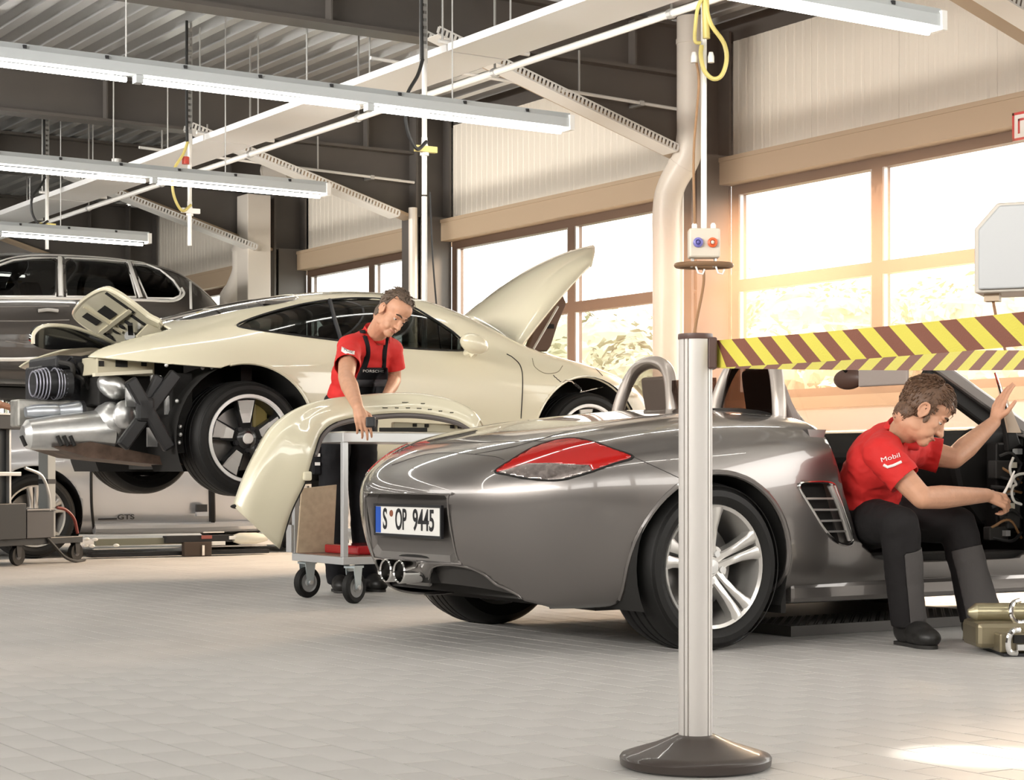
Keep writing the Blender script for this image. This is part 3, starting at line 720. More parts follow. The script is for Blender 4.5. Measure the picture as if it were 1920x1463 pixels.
# ================================================================== GREY OPEN ROADSTER
RX, RY = 4.56, 6.48
ROAD = thing('roadster', 'metallic grey open two-seat roadster standing on the floor, right door open', 'car', (RX, RY, 0))
m_gp = mat('grey_paint', (.190, .175, .165), rough=.30, metal=.72, coat=1.0)
m_pgap = mat('dark_joint', (.05, .046, .043), rough=.5)
m_leather = mat('grey_leather', (.30, .255, .23), rough=.5, bump=.05, bscale=120)
m_intr = mat('black_interior', (.010, .009, .0085), rough=.55, spec=.3)
st = [ST(-.58, [(.45, .16), (.66, .165), (.755, .37), (.795, .585), (.775, .705), (.67, .785), (.36, .815), (0, .825)], [.05, .05, .0, -.02, -.02, -.02, -.03, -.03]),
      ST(-.34, [(.5, .16), (.83, .155), (.885, .40), (.905, .60), (.875, .745), (.77, .860), (.42, .872), (0, .868)]),
      ST(0.0, [(.5, .2), (.875, .19), (.925, .42), (.935, .62), (.905, .78), (.775, .905), (.42, .93), (0, .938)]),
      ST(.40, [(.5, .18), (.875, .175), (.92, .42), (.925, .62), (.905, .80), (.81, .905), (.45, .965), (0, .98)]),
      ST(.75, [(.5, .17), (.85, .165), (.875, .35), (.895, .60), (.89, .79), (.815, .885), (.5, .93), (0, .935)]),
      ST(1.25, [(.5, .17), (.84, .165), (.862, .35), (.88, .60), (.875, .79), (.81, .87), (.5, .90), (0, .90)]),
      ST(1.80, [(.5, .17), (.85, .165), (.872, .35), (.89, .60), (.88, .79), (.80, .875), (.5, .90), (0, .90)]),
      ST(2.12, [(.5, .18), (.87, .18), (.90, .38), (.915, .60), (.89, .77), (.75, .865), (.42, .85), (0, .84)]),
      ST(2.42, [(.5, .18), (.87, .18), (.905, .38), (.915, .58), (.88, .75), (.72, .84), (.40, .79), (0, .775)]),
      ST(2.85, [(.5, .18), (.80, .18), (.85, .36), (.86, .53), (.80, .67), (.63, .745), (.34, .70), (0, .685)]),
      ST(3.12, [(.4, .18), (.62, .18), (.70, .34), (.71, .47), (.66, .57), (.5, .63), (.28, .61), (0, .60)])]
rear = ([(-.77, .40, .235), (-.845, .44, .37), (-.875, .46, .595), (-.835, .43, .705)], [(-.82, 0, .235), (-.895, 0, .37), (-.93, 0, .595), (-.885, 0, .715)])
front = ([(3.27, .38, .19), (3.33, .40, .33), (3.33, .40, .45), (3.26, .35, .55)], [(3.33, 0, .19), (3.40, 0, .33), (3.40, 0, .45), (3.32, 0, .55)])
VF = cage_body(st, rear, front, 4)
sk = Skin(VF, (RX, RY, 0)); WR = .325
# wheel arches
sk.cut(arch_fn(0, WR-.005, .372)); sk.cut(arch_fn(2.415, WR-.01, .362))
# cockpit opening in the top, door opening on the near flank
ck = catmull([(.70, -.60), (.66, 0), (.70, .60), (.78, .70), (1.3, .715), (1.80, .70), (1.86, .6), (1.98, 0), (1.86, -.6), (1.80, -.70), (1.3, -.715), (.78, -.70)], 6, True)
sk.cut(lambda V: np.maximum(sdf(V[:, :2], ck), .62-V[:, 2]))
dr = [(.575, .95), (.60, .80), (.66, .60), (.745, .42), (.86, .335), (1.0, .315), (1.70, .315), (1.80, .36), (1.84, .5), (1.85, .95)]
drp = np.array(dr+[(1.85, 1.2), (.57, 1.2)])
sk.cut(lambda V: np.maximum(sdf(V[:, [0, 2]], drp), V[:, 1]+.40))
# tail lamps
lamp_px = [(928, 884), (960, 862), (1000, 839), (1040, 826), (1075, 822), (1110, 828), (1150, 842), (1188, 857), (1150, 870), (1105, 886), (1062, 898), (1030, 901), (985, 897), (950, 890)]
LA, LB, _ = sk.pxcut(lamp_px, umax=.1)
low_px = [(905, 893), (960, 879), (985, 870), (1030, 869), (1105, 873), (1120, 900), (1040, 915), (960, 905)]
def lens(P, sgn):
    def fn(V):
        W = V.copy(); W[:, 1] *= sgn; return sdf(camproj(W, (RX, RY, 0)), low_px)/450.
    lo, hi = clip(P, fn); a = obj('tail_lamp', offset(hi, .003), m_red, ROAD, solid=.012, smooth=60); obj('clear_section', offset(lo, .003), m_clear, a, solid=.012, smooth=60)
    inn = MB()
    return a
la = lens(LA, 1); lens(LB, -1)
gapline(sk, 'lamp_trim', lamp_px, m_gap, ROAD, .0045, 4, True)
# bumper openings: plate recess and lower vents
rec_px = [(699, 940), (836, 940), (841, 950), (841, 1028), (832, 1036), (733, 1032), (716, 1020), (703, 985)]
RA, _, _ = sk.pxcut(rec_px, side=-1, sym=False, umax=-.55) if False else (None, None, None)
rp_ = np.array([(-.335, .365), (-.33, .585), (-.31, .603), (.31, .603), (.33, .585), (.335, .365), (.29, .335), (-.29, .335)])
REC = sk.cut(lambda V: np.maximum(sdf(V[:, 1:], rp_), V[:, 0]+.55))
rv = MB(); inner = [( -.815, y*.93, .36+(z-.335)*.88+.005) for y, z in rp_]
def skin_x(y, z):
    h = sk.bvh.ray_cast(Vector((-2, y, z)), Vector((1, 0, 0))); return h[0].x if h[0] else -.85
outer = [(skin_x(y, z), y, z) for y, z in rp_]
rv.loft([outer, inner], closed_u=True); rv.add(inner, [tuple(range(8))])
obj('plate_recess', rv, m_gp, ROAD, smooth=0, fix=False)
rim_ = [(skin_x(y, z)-.001, y, z) for y, z in catmull(rp_, 5, True)]
obj('recess_edge', MB().tube(rim_, .004, 6, closed=True), m_gp, ROAD)
vent_px = [(806, 1078), (812, 1064), (835, 1059), (875, 1064), (905, 1076), (930, 1096), (948, 1104), (985, 1128), (990, 1170), (880, 1165), (820, 1155), (806, 1110)]
VA, VB, _ = sk.pxcut(vent_px, umax=-.3, smooth=0)
for P in (VA, VB): obj('bumper_vent', offset(P, -.03), mat('vent_dark', (.035, .032, .030), rough=.5), ROAD, smooth=60)
gapline(sk, 'vent_edge', vent_px, m_gp, ROAD, .005, 5, True, out=.002)
# side intake with bars
sv_px = [(1499, 910), (1510, 905), (1558, 906), (1570, 925), (1583, 960), (1596, 1000), (1599, 1016), (1590, 1023), (1570, 1017), (1548, 996), (1522, 955), (1503, 924)]
SA, SB, _ = sk.pxcut(sv_px, umin=.3)
for P in (SA, SB): obj('side_intake', offset(P, -.045), m_gap, ROAD, smooth=60)
gapline(sk, 'intake_frame', sv_px, m_chrome, ROAD, .006, 5, True)
for a, b in (((1508, 935), (1568, 935)), ((1523, 956), (1577, 956)), ((1538, 977), (1584, 976)), ((1553, 997), (1591, 996))):
    P, Q = sk.hit(*a, out=-.004), sk.hit(*b, out=-.004); obj('intake_bar', MB().bar(P, Q, .010, .008), m_rim, ROAD, smooth=0)
P = [sk.hit(x, y, out=-.004) for x, y in ((1556, 910), (1572, 945), (1586, 985), (1594, 1012))]
obj('intake_strut', MB().tube(P, .013, 8), m_rim, ROAD)
obj('body', sk.body, m_gp, ROAD, smooth=180, solid=.012)
# panel joints
for pxs in ([(1190, 858), (1230, 876), (1275, 897)], [(735, 872), (800, 852), (860, 850), (925, 856), (945, 862)]):
    gapline(sk, 'panel_gap', pxs, m_pgap, ROAD, .0014)
for yy in (-1, 1):
    P = []
    for u, y in ((-.72, .30), (-.62, .44), (-.45, .50), (-.1, .52), (.25, .52), (.50, .55)):
        h = sk.bvh.ray_cast(Vector((u, yy*y, 2)), Vector((0, 0, -1))); P.append(tuple(h[0]+Vector((0, 0, .0005))))
    obj('deck_gap', MB().tube(catmull(P, 6), .0013, 6), m_pgap, ROAD)
P = []
for y in np.linspace(-.62, .62, 15):
    u = -.62+.10*(y/.62)**2; h = sk.bvh.ray_cast(Vector((u, y, 2)), Vector((0, 0, -1))); P.append(tuple(h[0]+Vector((0, 0, .0005))))
obj('spoiler_gap', MB().tube(P, .0014, 6), m_pgap, ROAD)
# number plate
pl = MB().box((-.852, -.262, .440), (-.846, .258, .550)); plate = obj('number_plate', pl, mat('plate_white', (.80, .79, .76), rough=.4), ROAD, smooth=0)
fr = MB(); 
for a in ((-.272, .430, .268, .440), (-.272, .550, .268, .560), (-.272, .44, -.262, .55), (.258, .44, .268, .55)): fr.box((-.856, a[0], a[1]), (-.844, a[2], a[3]))
obj('plate_frame', fr, m_black, plate, smooth=0)
obj('country_band', MB().box((-.8535, .214, .442), (-.852, .256, .548)), mat('plate_blue', (.02, .09, .45), rough=.4), plate, smooth=0)
def text(name, s, loc, ex, ey, h, m, parent, w=1.0, depth=.001, align='CENTER'):
    cu = bpy.data.curves.new(name, 'FONT'); cu.body = s; cu.size = 1.0; cu.extrude = depth/h/2; cu.offset = .018; cu.align_x = align; cu.align_y = 'CENTER'
    t = bpy.data.objects.new(name, cu); COL.objects.link(t); dg = bpy.context.evaluated_depsgraph_get(); me = bpy.data.meshes.new_from_object(t.evaluated_get(dg))
    bpy.data.objects.remove(t); ex = Vector(ex); ey = Vector(ey); ez = ex.cross(ey)
    for v in me.vertices: v.co = Vector(loc)+ex*(v.co.x*h*w)+ey*(v.co.y*h)+ez*(v.co.z*h)
    return obj(name, me, m, parent, smooth=0, fix=False)
m_ink = mat('plate_ink', (.012, .012, .014), rough=.5)
text('lettering', 'S', (-.8535, .178, .495), (0, -1, 0), (0, 0, 1), .118, m_ink, plate, .66)
obj('seal', MB().lathe([(0, -.8545), (.013, -.8545), (.014, -.852)], (0, .126, .522), 'X', 16), mat('seal_brown', (.25, .08, .04)), plate)
text('lettering', 'OP', (-.8535, .048, .495), (0, -1, 0), (0, 0, 1), .118, m_ink, plate, .58)
text('lettering', '9445', (-.8535, -.132, .495), (0, -1, 0), (0, 0, 1), .118, m_ink, plate, .72)
# twin exhaust
for y in (.055, -.055):
    ex = MB().lathe([(.040, .10), (.046, -.0), (.047, -.05), (.043, -.055), (.039, -.05), (.036, .08), (0, .08)], (-.868, y, .295), 'X', 28)
    ex.V = [(v[0], v[1], v[2]) for v in ex.V]; ex = obj('exhaust_tip', ex, m_chrome, ROAD)
    obj('exhaust_bore', MB().lathe([(0, .02), (.038, .02)], (-.868, y, .295), 'X', 24), m_gap, ex)
obj('exhaust_surround', MB().prism(catmull([(-.13, .25), (-.135, .32), (-.10, .355), (.10, .355), (.135, .32), (.13, .25)], 4), .05, (-.795, 0, 0), (0, 1, 0), (0, 0, 1)), m_gap, ROAD)
# underside, sills, silencer
ub = MB(); ub.box((-.62, -.55, .20), (-.34, .55, .24)); ub.box((.36, -.80, .16), (2.04, .80, .22)); ub.box((2.8, -.6, .17), (3.2, .6, .22)); ub.box((-.34, -.58, .15), (.36, .58, .24)); ub.box((2.04, -.58, .15), (2.8, .58, .24))
obj('underbody', ub, m_under, ROAD, smooth=0)
obj('silencer', MB().tube([(-.50, -.45, .30), (-.50, .45, .30)], .09, 20), mat('rusty_steel', (.12, .08, .06), rough=.55, metal=.6, noise=.4, nscale=14), ROAD)
for sg in (-1, 1):
    obj('suspension_arm', MB().bar((-.05, sg*.2, .24), (-.02, sg*.70, .26), .06, .04), mat('cast_alloy', (.40, .37, .33), rough=.5, metal=.6), ROAD)
    obj('sill', MB().prism([(.42, .165), (2.05, .165), (2.05, .245), (.42, .245)], .10, (0, sg*.80, 0), (1, 0, 0), (0, 0, 1)), m_gp, ROAD, smooth=0, bevel=.02)
well(ROAD, 0, WR, .372, .885, .50); well(ROAD, 2.415, WR, .362, .88, .50)
obj('mud_flap', MB().box((.36, -.86, .13), (.385, -.62, .30)), m_gap, ROAD, smooth=0)
wheel(ROAD, (0, -.885, WR), WR+.002, .26, .242, 'twin'); wheel(ROAD, (0, .885, WR), WR+.002, .26, .242, 'twin', False)
wheel(ROAD, (2.415, -.875, WR-.01), WR-.008, .235, .235, 'twin'); wheel(ROAD, (2.415, .875, WR-.01), WR-.008, .235, .235, 'twin', False)
# arch lips
for cu, R, y0 in ((0, .372, 1), (2.415, .362, 1)):
    P = []
    for k in range(33):
        a = -.30+(PI+.6)*k/32; u, z = cu+R*math.cos(a), (WR-.008)+R*math.sin(a)
        h = sk.bvh.ray_cast(Vector((u, -3, z)), Vector((0, 1, 0)))
        if h[0] is not None and z > .19: P.append(h[0]+Vector((0, .006, 0)))
    obj('arch_lip', MB().tube(P, .012, 8), m_gp, ROAD)
    obj('arch_lip', MB().tube([(p[0], -p[1], p[2]) for p in P], .012, 8), m_gp, ROAD)
# interior
tub = MB(); tub.box((.60, -.70, .24), (1.98, .72, .30)); tub.box((.56, -.70, .24), (.62, .70, .90)); tub.box((.62, .66, .30), (1.95, .74, .84)); tub.box((1.93, -.70, .24), (1.99, .70, .86))
obj('cabin_tub', tub, m_intr, ROAD, smooth=0)
obj('sill_plate', MB().box((.80, -.83, .30), (1.82, -.66, .345)), m_under, ROAD, smooth=0, bevel=.01)
obj('door_jamb', MB().prism([(.60, .86), (.575, .80), (.64, .60), (.74, .40), (.86, .33), (.70, .33), (.50, .86)], .22, (0, -.75, 0), (1, 0, 0), (0, 0, 1)), m_gp, ROAD, smooth=0)
obj('jamb_latch', MB().cbox((.66, -.80, .70), (.05, .03, .08)), mat('white_plastic', (.8, .78, .74)), ROAD, smooth=0)
dash = MB().prism([(1.55, .60), (1.50, .76), (1.62, .88), (1.95, .90), (1.95, .45), (1.70, .45)], 1.36, (0, 0, 0), (1, 0, 0), (0, 0, 1)); obj('dashboard', dash, m_intr, ROAD, smooth=0, bevel=.03)
obj('console', MB().box((.75, -.10, .3), (1.6, .10, .55)), m_intr, ROAD, smooth=0, bevel=.03)
for sg in (-1, 1):
    y = sg*.36
    s1 = MB().prism(catmull([(.86, .42), (.90, .40), (1.22, .42), (1.30, .50), (1.22, .55), (.95, .52), (.88, .56)], 4, True), .46, (0, y, 0), (1, 0, 0), (0, 0, 1)); seat = obj('seat', s1, m_leather, ROAD, bevel=.02)
    R = [[(u, y+sy*w, z) for u, z in ((.84-.020*k, .48+.072*k), (.98-.032*k, .48+.072*k)) for sy in ((-1, 1) if u < .9-.026*k else (1, -1))] for k, w in enumerate((.21, .23, .235, .23, .215, .19, .15, .13, .125, .11))]
    back = MB().loft(R, caps=True, closed_u=True); obj('seat_back', back, m_leather, seat, smooth=30, bevel=.03)
    # roll hoop, leaning back
    hp = catmull([(.60, y-.215, .88), (.61, y-.20, 1.0), (.635, y-.145, 1.13), (.645, y-.06, 1.185), (.645, y+.06, 1.185), (.635, y+.145, 1.13), (.61, y+.20, 1.0), (.60, y+.215, .88)], 6)
    obj('roll_hoop', MB().tube(hp, .030, 12), mat('hoop_silver', (.42, .37, .33), rough=.35, metal=.5, coat=.5), ROAD)
    obj('hoop_mesh', MB().prism([(p[1], p[2]) for p in hp], .006, (.615, 0, 0), (0, 1, 0), (0, 0, 1)), glass('mesh_near', (.55, .46, .42), .35) if sg < 0 else glass('mesh_far', (.9, .88, .86), .1), ROAD, smooth=0)
    obj('deck_fairing', MB().ell((.48, y, .905), (.26, .23, .055)), m_intr, ROAD)
obj('wind_stop', MB().box((.60, -.15, .88), (.612, .15, 1.10)), glass('mesh_near'), ROAD, smooth=0)
# windscreen
Hn, Hf = (1.36, -.55, 1.245), (1.36, .55, 1.245); Bn, Bf = (1.93, -.72, .875), (1.93, .72, .875)
obj('pillar', MB().bar(Hn, Bn, .045, .06), m_gp, ROAD, smooth=0, bevel=.012); obj('pillar', MB().bar(Hf, Bf, .045, .06), m_gp, ROAD, smooth=0, bevel=.012)
obj('pillar_trim', MB().bar((1.45, -.56, 1.13), (1.86, -.66, .86), .05, .075), m_intr, ROAD, smooth=0, bevel=.012)
obj('header_rail', MB().tube(catmull([Hn, (1.33, -.3, 1.265), (1.32, 0, 1.27), (1.33, .3, 1.265), Hf], 5), .032, 10), m_gp, ROAD)
obj('windscreen', (np.array([Hn, (1.345, 0, 1.26), Hf, Bf, (2.02, 0, .88), Bn]), [(0, 1, 4, 5), (1, 2, 3, 4)]), glass('screen', (.93, .96, .94), .06), ROAD, smooth=0, fix=False)
obj('sun_visor', MB().box((1.38, -.53, 1.075), (1.395, -.22, 1.20)), m_leather, ROAD, smooth=0, bevel=.008)
mr = MB().ell((1.53, .0, 1.125), (.025, .10, .05), nu=20); obj('rear_view_mirror', mr, mat('mirror_brown', (.07, .035, .025), rough=.4), ROAD); obj('mirror_stem', MB().tube([(1.54, .0, 1.14), (1.42, .0, 1.24)], .010, 8), m_intr, ROAD)
# steering wheel on the far (left) side
sw = [Vector((1.42+.08*math.sin(a)*.5, .36+.18*math.cos(a), .80+.16*math.sin(a))) for a in [2*PI*k/32 for k in range(32)]]
obj('steering_wheel', MB().tube(sw, .016, 8, closed=True), m_intr, ROAD); obj('steering_column', MB().tube([(1.44, .36, .79), (1.65, .36, .74)], .035, 10), m_intr, ROAD)
# opened near side: bare harness where the dash side panel is off, door swung out
hb = MB(); hb.cbox((1.80, -.70, .62), (.16, .08, .40)); obj('kick_panel', hb, m_intr, ROAD, smooth=0, bevel=.01)
for cc, ss in (((1.72, -.755, .70), (.10, .05, .08)), ((1.78, -.76, .50), (.08, .05, .12)), ((1.70, -.75, .42), (.12, .04, .06))): obj('control_unit', MB().cbox(cc, ss), m_under, ROAD, smooth=0, bevel=.006)
RW = random.Random(3); m_wire = mat('white_wire', (.75, .72, .66), rough=.5)
cb = [(onY(x, y, 5.62)-Vector((RX, RY, 0))) for x, y in ((1900, 858), (1894, 875), (1896, 890), (1905, 908), (1900, 912), (1897, 925), (1902, 940), (1915, 946))]
obj('white_wire', MB().tube(catmull(cb, 6), .006, 8), m_wire, ROAD)
cb = [(onY(x, y, 5.60)-Vector((RX, RY, 0))) for x, y in ((1925, 888), (1910, 890), (1900, 897), (1893, 915))]
obj('white_wire', MB().tube(catmull(cb, 6), .0065, 8), m_wire, ROAD)
for k in range(9):
    z = .40+.045*k; p = [(1.68+RW.uniform(-.03, .03), -.765, z), (1.74, -.79-RW.uniform(0, .03), z+RW.uniform(-.05, .05)), (1.84, -.77, z+RW.uniform(-.1, .1))]
    obj('harness', MB().tube(catmull(p, 5), .005+RW.uniform(0, .004), 6), [m_cable, mat('brown_cable'), m_under][k % 3], ROAD)
for k in range(7): obj('plug', MB().cbox((1.68+RW.uniform(0, .14), -.775, .42+.06*k), (.03, .03, .025)), [m_galv, m_under, mat('cream_plastic')][k % 3], ROAD, smooth=0)
a = math.radians(72); HX, HY = 1.90, -.87; dv = Vector((-math.cos(a), -math.sin(a), 0)); nv_ = Vector((math.sin(a), -math.cos(a), 0))
dl = MB().prism([(0, .36), (1.0, .36), (1.12, .60), (1.12, .86), (0, .88)], .09, (HX, HY, 0), dv, (0, 0, 1)); dr_ = obj('door', dl, m_gp, ROAD, smooth=0, bevel=.02)
obj('door_lining', MB().prism([(.05, .40), (.95, .40), (1.05, .60), (1.05, .82), (.05, .84)], .03, Vector((HX, HY, 0))-nv_*.06, dv, (0, 0, 1)), m_intr, dr_, smooth=0, bevel=.01)
mp = Vector((HX, HY, 0))+dv*.10
obj('quarter_frame', MB().tube([onY(1866, 699, 5.64)-Vector((RX, RY, 0)), onY(1877, 735, 5.64)-Vector((RX, RY, 0)), onY(1890, 772, 5.64)-Vector((RX, RY, 0))], .006, 8), m_chrome, ROAD)
obj('quarter_glass', MB().prism([(0, 0), (.0, .0), (.16, -.26), (.08, -.26)], .01, onY(1866, 699, 5.66)-Vector((RX, RY, 0)), (1, 0, 0), (0, 0, 1)), mat('beige_panel', (.55, .42, .30), rough=.4), ROAD, smooth=0)
obj('mirror_sail', MB().prism([(0, 0), (.035, -.02), (.11, -.17), (.03, -.20)], .03, onY(1878, 762, 5.68)-Vector((RX, RY, 0)), (1, 0, 0), (0, 0, 1)), m_intr, ROAD, smooth=0, bevel=.008)
obj('wing_mirror', MB().ell(onY(1958, 782, 5.5)-Vector((RX, RY, 0)), (.06, .10, .07)), m_gp, ROAD)
# ================================================================== CREAM COUPE ON A LIFT
WO = Vector((4.636, 10.87, .546))
m_cr = mat('cream_paint', (.70, .655, .495), rough=.22, coat=1.0)
m_crin = mat('cream_primer', (.50, .46, .34), rough=.5)
m_tint = glass('tinted_glass', (.22, .24, .23), .25)
m_silv = mat('heat_shield', (.68, .68, .67), rough=.32, metal=.8, noise=.15, nscale=9, bump=.25, bscale=14)
m_cast = mat('cast_metal', (.42, .41, .38), rough=.45, metal=.7, noise=.3, nscale=16)
def coupe_cage():
    st = [ST(-.90, [(.45, .28), (.60, .29), (.68, .42), (.72, .62), (.70, .755), (.60, .835), (.34, .875), (0, .885)]),
          ST(-.50, [(.5, .22), (.82, .22), (.885, .45), (.93, .68), (.885, .83), (.75, .925), (.42, .99), (0, 1.01)]),
          ST(0.0, [(.5, .2), (.86, .2), (.92, .42), (.945, .68), (.90, .87), (.72, 1.02), (.43, 1.135), (0, 1.16)]),
          ST(.50, [(.5, .17), (.85, .165), (.90, .40), (.925, .66), (.89, .90), (.70, 1.13), (.46, 1.245), (0, 1.275)]),
          ST(1.0, [(.5, .17), (.84, .16), (.875, .38), (.905, .64), (.875, .91), (.675, 1.195), (.46, 1.305), (0, 1.33)]),
          ST(1.42, [(.5, .17), (.84, .16), (.875, .38), (.90, .63), (.87, .90), (.665, 1.195), (.45, 1.295), (0, 1.32)]),
          ST(1.80, [(.5, .17), (.845, .16), (.88, .38), (.905, .62), (.875, .885), (.69, 1.09), (.46, 1.185), (0, 1.21)]),
          ST(2.13, [(.5, .18), (.86, .17), (.90, .40), (.92, .62), (.88, .85), (.74, .945), (.46, .97), (0, .98)]),
          ST(2.45, [(.5, .18), (.86, .18), (.905, .40), (.92, .62), (.885, .81), (.74, .905), (.42, .855), (0, .845)]),
          ST(2.85, [(.5, .18), (.81, .18), (.86, .38), (.87, .57), (.82, .735), (.66, .83), (.36, .75), (0, .73)]),
          ST(3.12, [(.4, .18), (.66, .18), (.73, .36), (.74, .50), (.70, .62), (.54, .70), (.28, .63), (0, .61)])]
    rear = ([(-.98, .40, .30), (-1.02, .42, .44), (-1.03, .42, .62), (-.98, .40, .78)], [(-1.02, 0, .30), (-1.06, 0, .44), (-1.07, 0, .62), (-1.0, 0, .80)])
    front = ([(3.28, .40, .19), (3.34, .42, .34), (3.34, .42, .46), (3.27, .36, .57)], [(3.35, 0, .19), (3.42, 0, .34), (3.42, 0, .46), (3.33, 0, .57)])
    return cage_body(st, rear, front, 4)
CVF = coupe_cage()
COUPE = thing('coupe', 'cream two-door coupe raised on a lift, rear bumper off and bonnet up', 'car', tuple(WO))
sk = Skin(CVF, tuple(WO)); WR = .338
sk.cut(arch_fn(0, WR, .442)); sk.cut(arch_fn(2.44, WR, .432))
tail = np.array([(-1.6, .88), (-.93, .812), (-.68, .780), (-.405, .757), (-.141, .742), (-.10, .60), (-.141, -.5), (-1.6, -.5)])
sk.cut(lambda V: sdf(V[:, [0, 2]], tail))
lidp = np.array([(-1.3, -.62), (-.36, -.60), (-.30, 0), (-.36, .60), (-1.3, .62)]); sk.cut(lambda V: np.maximum(sdf(V[:, :2], lidp), .70-V[:, 2]))
hoodp = catmull([(2.30, -.60), (2.30, 0), (2.30, .60), (2.75, .55), (3.10, .40), (3.16, 0), (3.10, -.40), (2.75, -.55)], 5, True); sk.cut(lambda V: np.maximum(sdf(V[:, :2], hoodp), .5-V[:, 2]))
# glass
win = [(445, 610), (470, 598), (517, 583), (575, 569), (633, 561), (680, 559), (725, 562), (770, 574), (814, 599), (850, 623), (872, 645), (870, 657), (800, 655), (735, 650), (622, 637), (520, 624), (462, 616)]
GA, GB, _ = sk.pxcut(win, umin=-.4)
gA = obj('side_window', offset(GA, -.006), m_tint, COUPE, smooth=180); gB = obj('side_window', offset(GB, -.006), m_tint, COUPE, smooth=180)
gapline(sk, 'window_trim', win, mat('black_trim', (.02, .02, .02), rough=.25), COUPE, .007, 4, True)
P = [sk.hit(618, 563, out=.0), sk.hit(628, 600, out=.0), sk.hit(640, 640, out=.0)]; obj('window_post', MB().tube(P, .014, 8), m_black, COUPE)
bwin = catmull([(-.22, -.46), (-.25, 0), (-.22, .46), (.10, .50), (.52, .48), (.60, 0), (.52, -.48), (.10, -.50)], 5, True)
bw = sk.cut(lambda V: np.maximum(sdf(V[:, :2], bwin), .9-V[:, 2])); obj('rear_window', offset(bw, -.003), mat('dark_window', (.015, .015, .016), rough=.06, coat=1.), COUPE, smooth=180)
fwin = catmull([(1.56, -.52), (1.52, 0), (1.56, .52), (1.80, .60), (2.08, .66), (2.20, 0), (2.08, -.66), (1.80, -.60)], 5, True)
fg = sk.cut(lambda V: np.maximum(sdf(V[:, :2], fwin), .9-V[:, 2])); obj('windscreen', offset(fg, -.003), m_tint, COUPE, smooth=180)
obj('body', sk.body, m_cr, COUPE, smooth=180, solid=.012)
gapline(sk, 'door_gap', [(977, 785), (980, 717), (976, 687), (962, 671), (950, 664)], m_gap, COUPE, .0035)
gapline(sk, 'fuel_flap_gap', [(998, 672), (1003, 688), (1022, 700), (1045, 698), (1055, 686)], mat('faint_gap', (.25, .22, .15), rough=.7), COUPE, .0025)
gapline(sk, 'bumper_gap', [(1096, 668), (1108, 682), (1130, 705)], m_gap, COUPE, .0028)
gapline(sk, 'headlamp_slot', [(1160, 684), (1170, 692), (1180, 702)], m_gap, COUPE, .008)
gapline(sk, 'lamp_ring', [(1120, 690), (1138, 676), (1160, 682), (1180, 702), (1172, 716)], m_chrome, COUPE, .004)
# arch lips
for cu, R in ((0, .442), (2.44, .432)):
    P = []
    for k in range(41):
        a = (-.25 if cu else -.35)+(PI+.5)*k/40; u, z = cu+R*math.cos(a), WR+R*math.sin(a)
        if z < .22 or (cu == 0 and u < -.14): continue
        h = sk.bvh.ray_cast(Vector((u, -3, z)), Vector((0, 1, 0)))
        if h[0] is not None: P.append(h[0]+Vector((0, .006, 0)))
    obj('arch_lip', MB().tube(P, .010, 6), m_cr, COUPE); obj('arch_lip', MB().tube([(p[0], -p[1], p[2]) for p in P], .010, 6), m_cr, COUPE)
well(COUPE, 0, WR, .442, .895, .45); well(COUPE, 2.44, WR, .432, .88, .48)
wheel(COUPE, (0, -.925, WR), WR, .285, .258, 'fuchs'); wheel(COUPE, (0, .925, WR), WR, .285, .258, 'fuchs', False)
wheel(COUPE, (2.44, -.90, WR-.004), WR-.004, .245, .254, 'fuchs'); wheel(COUPE, (2.44, .90, WR-.004), WR-.004, .245, .254, 'fuchs', False)
for xx in (0, 2.44): obj('axle', MB().tube([(xx, -.7, WR), (xx, .7, WR)], .035, 10), m_under, COUPE)
obj('brake_caliper', MB().cbox((.12, -.79, .48), (.10, .06, .17)), mat('caliper', (.45, .36, .12), rough=.4), COUPE, smooth=0, bevel=.02)
ub = MB(); ub.box((.40, -.80, .14), (2.05, .80, .20)); ub.box((-.2, -.45, .16), (.40, .45, .24)); ub.box((2.05, -.46, .15), (2.9, .46, .22)); obj('underbody', ub, m_under, COUPE, smooth=0)
# inside
tub = MB(); tub.box((.1, -.72, .20), (2.1, .72, .26)); tub.box((.05, -.70, .26), (.12, .70, .95)); tub.box((2.05, -.70, .26), (2.12, .70, .88)); obj('cabin_tub', tub, m_intr, COUPE, smooth=0)
for sg in (-1, 1):
    obj('door_card', MB().box((.4, sg*.80-.02, .25), (2.0, sg*.80+.02, .86)), m_intr, COUPE, smooth=0)
    s1 = MB().loft([[(u-.02*k, sg*.36+sy*w, .35+.12*k) for u, sy in ((.90, -1), (1.04, -1), (1.04, 1), (.90, 1))] for k, w in enumerate((.22, .24, .24, .22, .19, .14, .12))], caps=True, closed_u=True); obj('seat', s1, m_intr, COUPE, bevel=.03)
obj('dashboard', MB().box((1.65, -.68, .6), (2.05, .68, .93)), m_intr, COUPE, smooth=0, bevel=.04)
sw = [Vector((1.55+.05*math.sin(a), .36+.18*math.cos(a), .86+.17*math.sin(a))) for a in [2*PI*k/28 for k in range(28)]]; obj('steering_wheel', MB().tube(sw, .015, 8, closed=True), m_intr, COUPE)
obj('headlining', MB().box((.3, -.5, 1.17), (1.5, .5, 1.19)), mat('headlining', (.12, .11, .10), rough=.9), COUPE, smooth=0)
def W(px, py, Y): return onY(px, py, Y)-WO
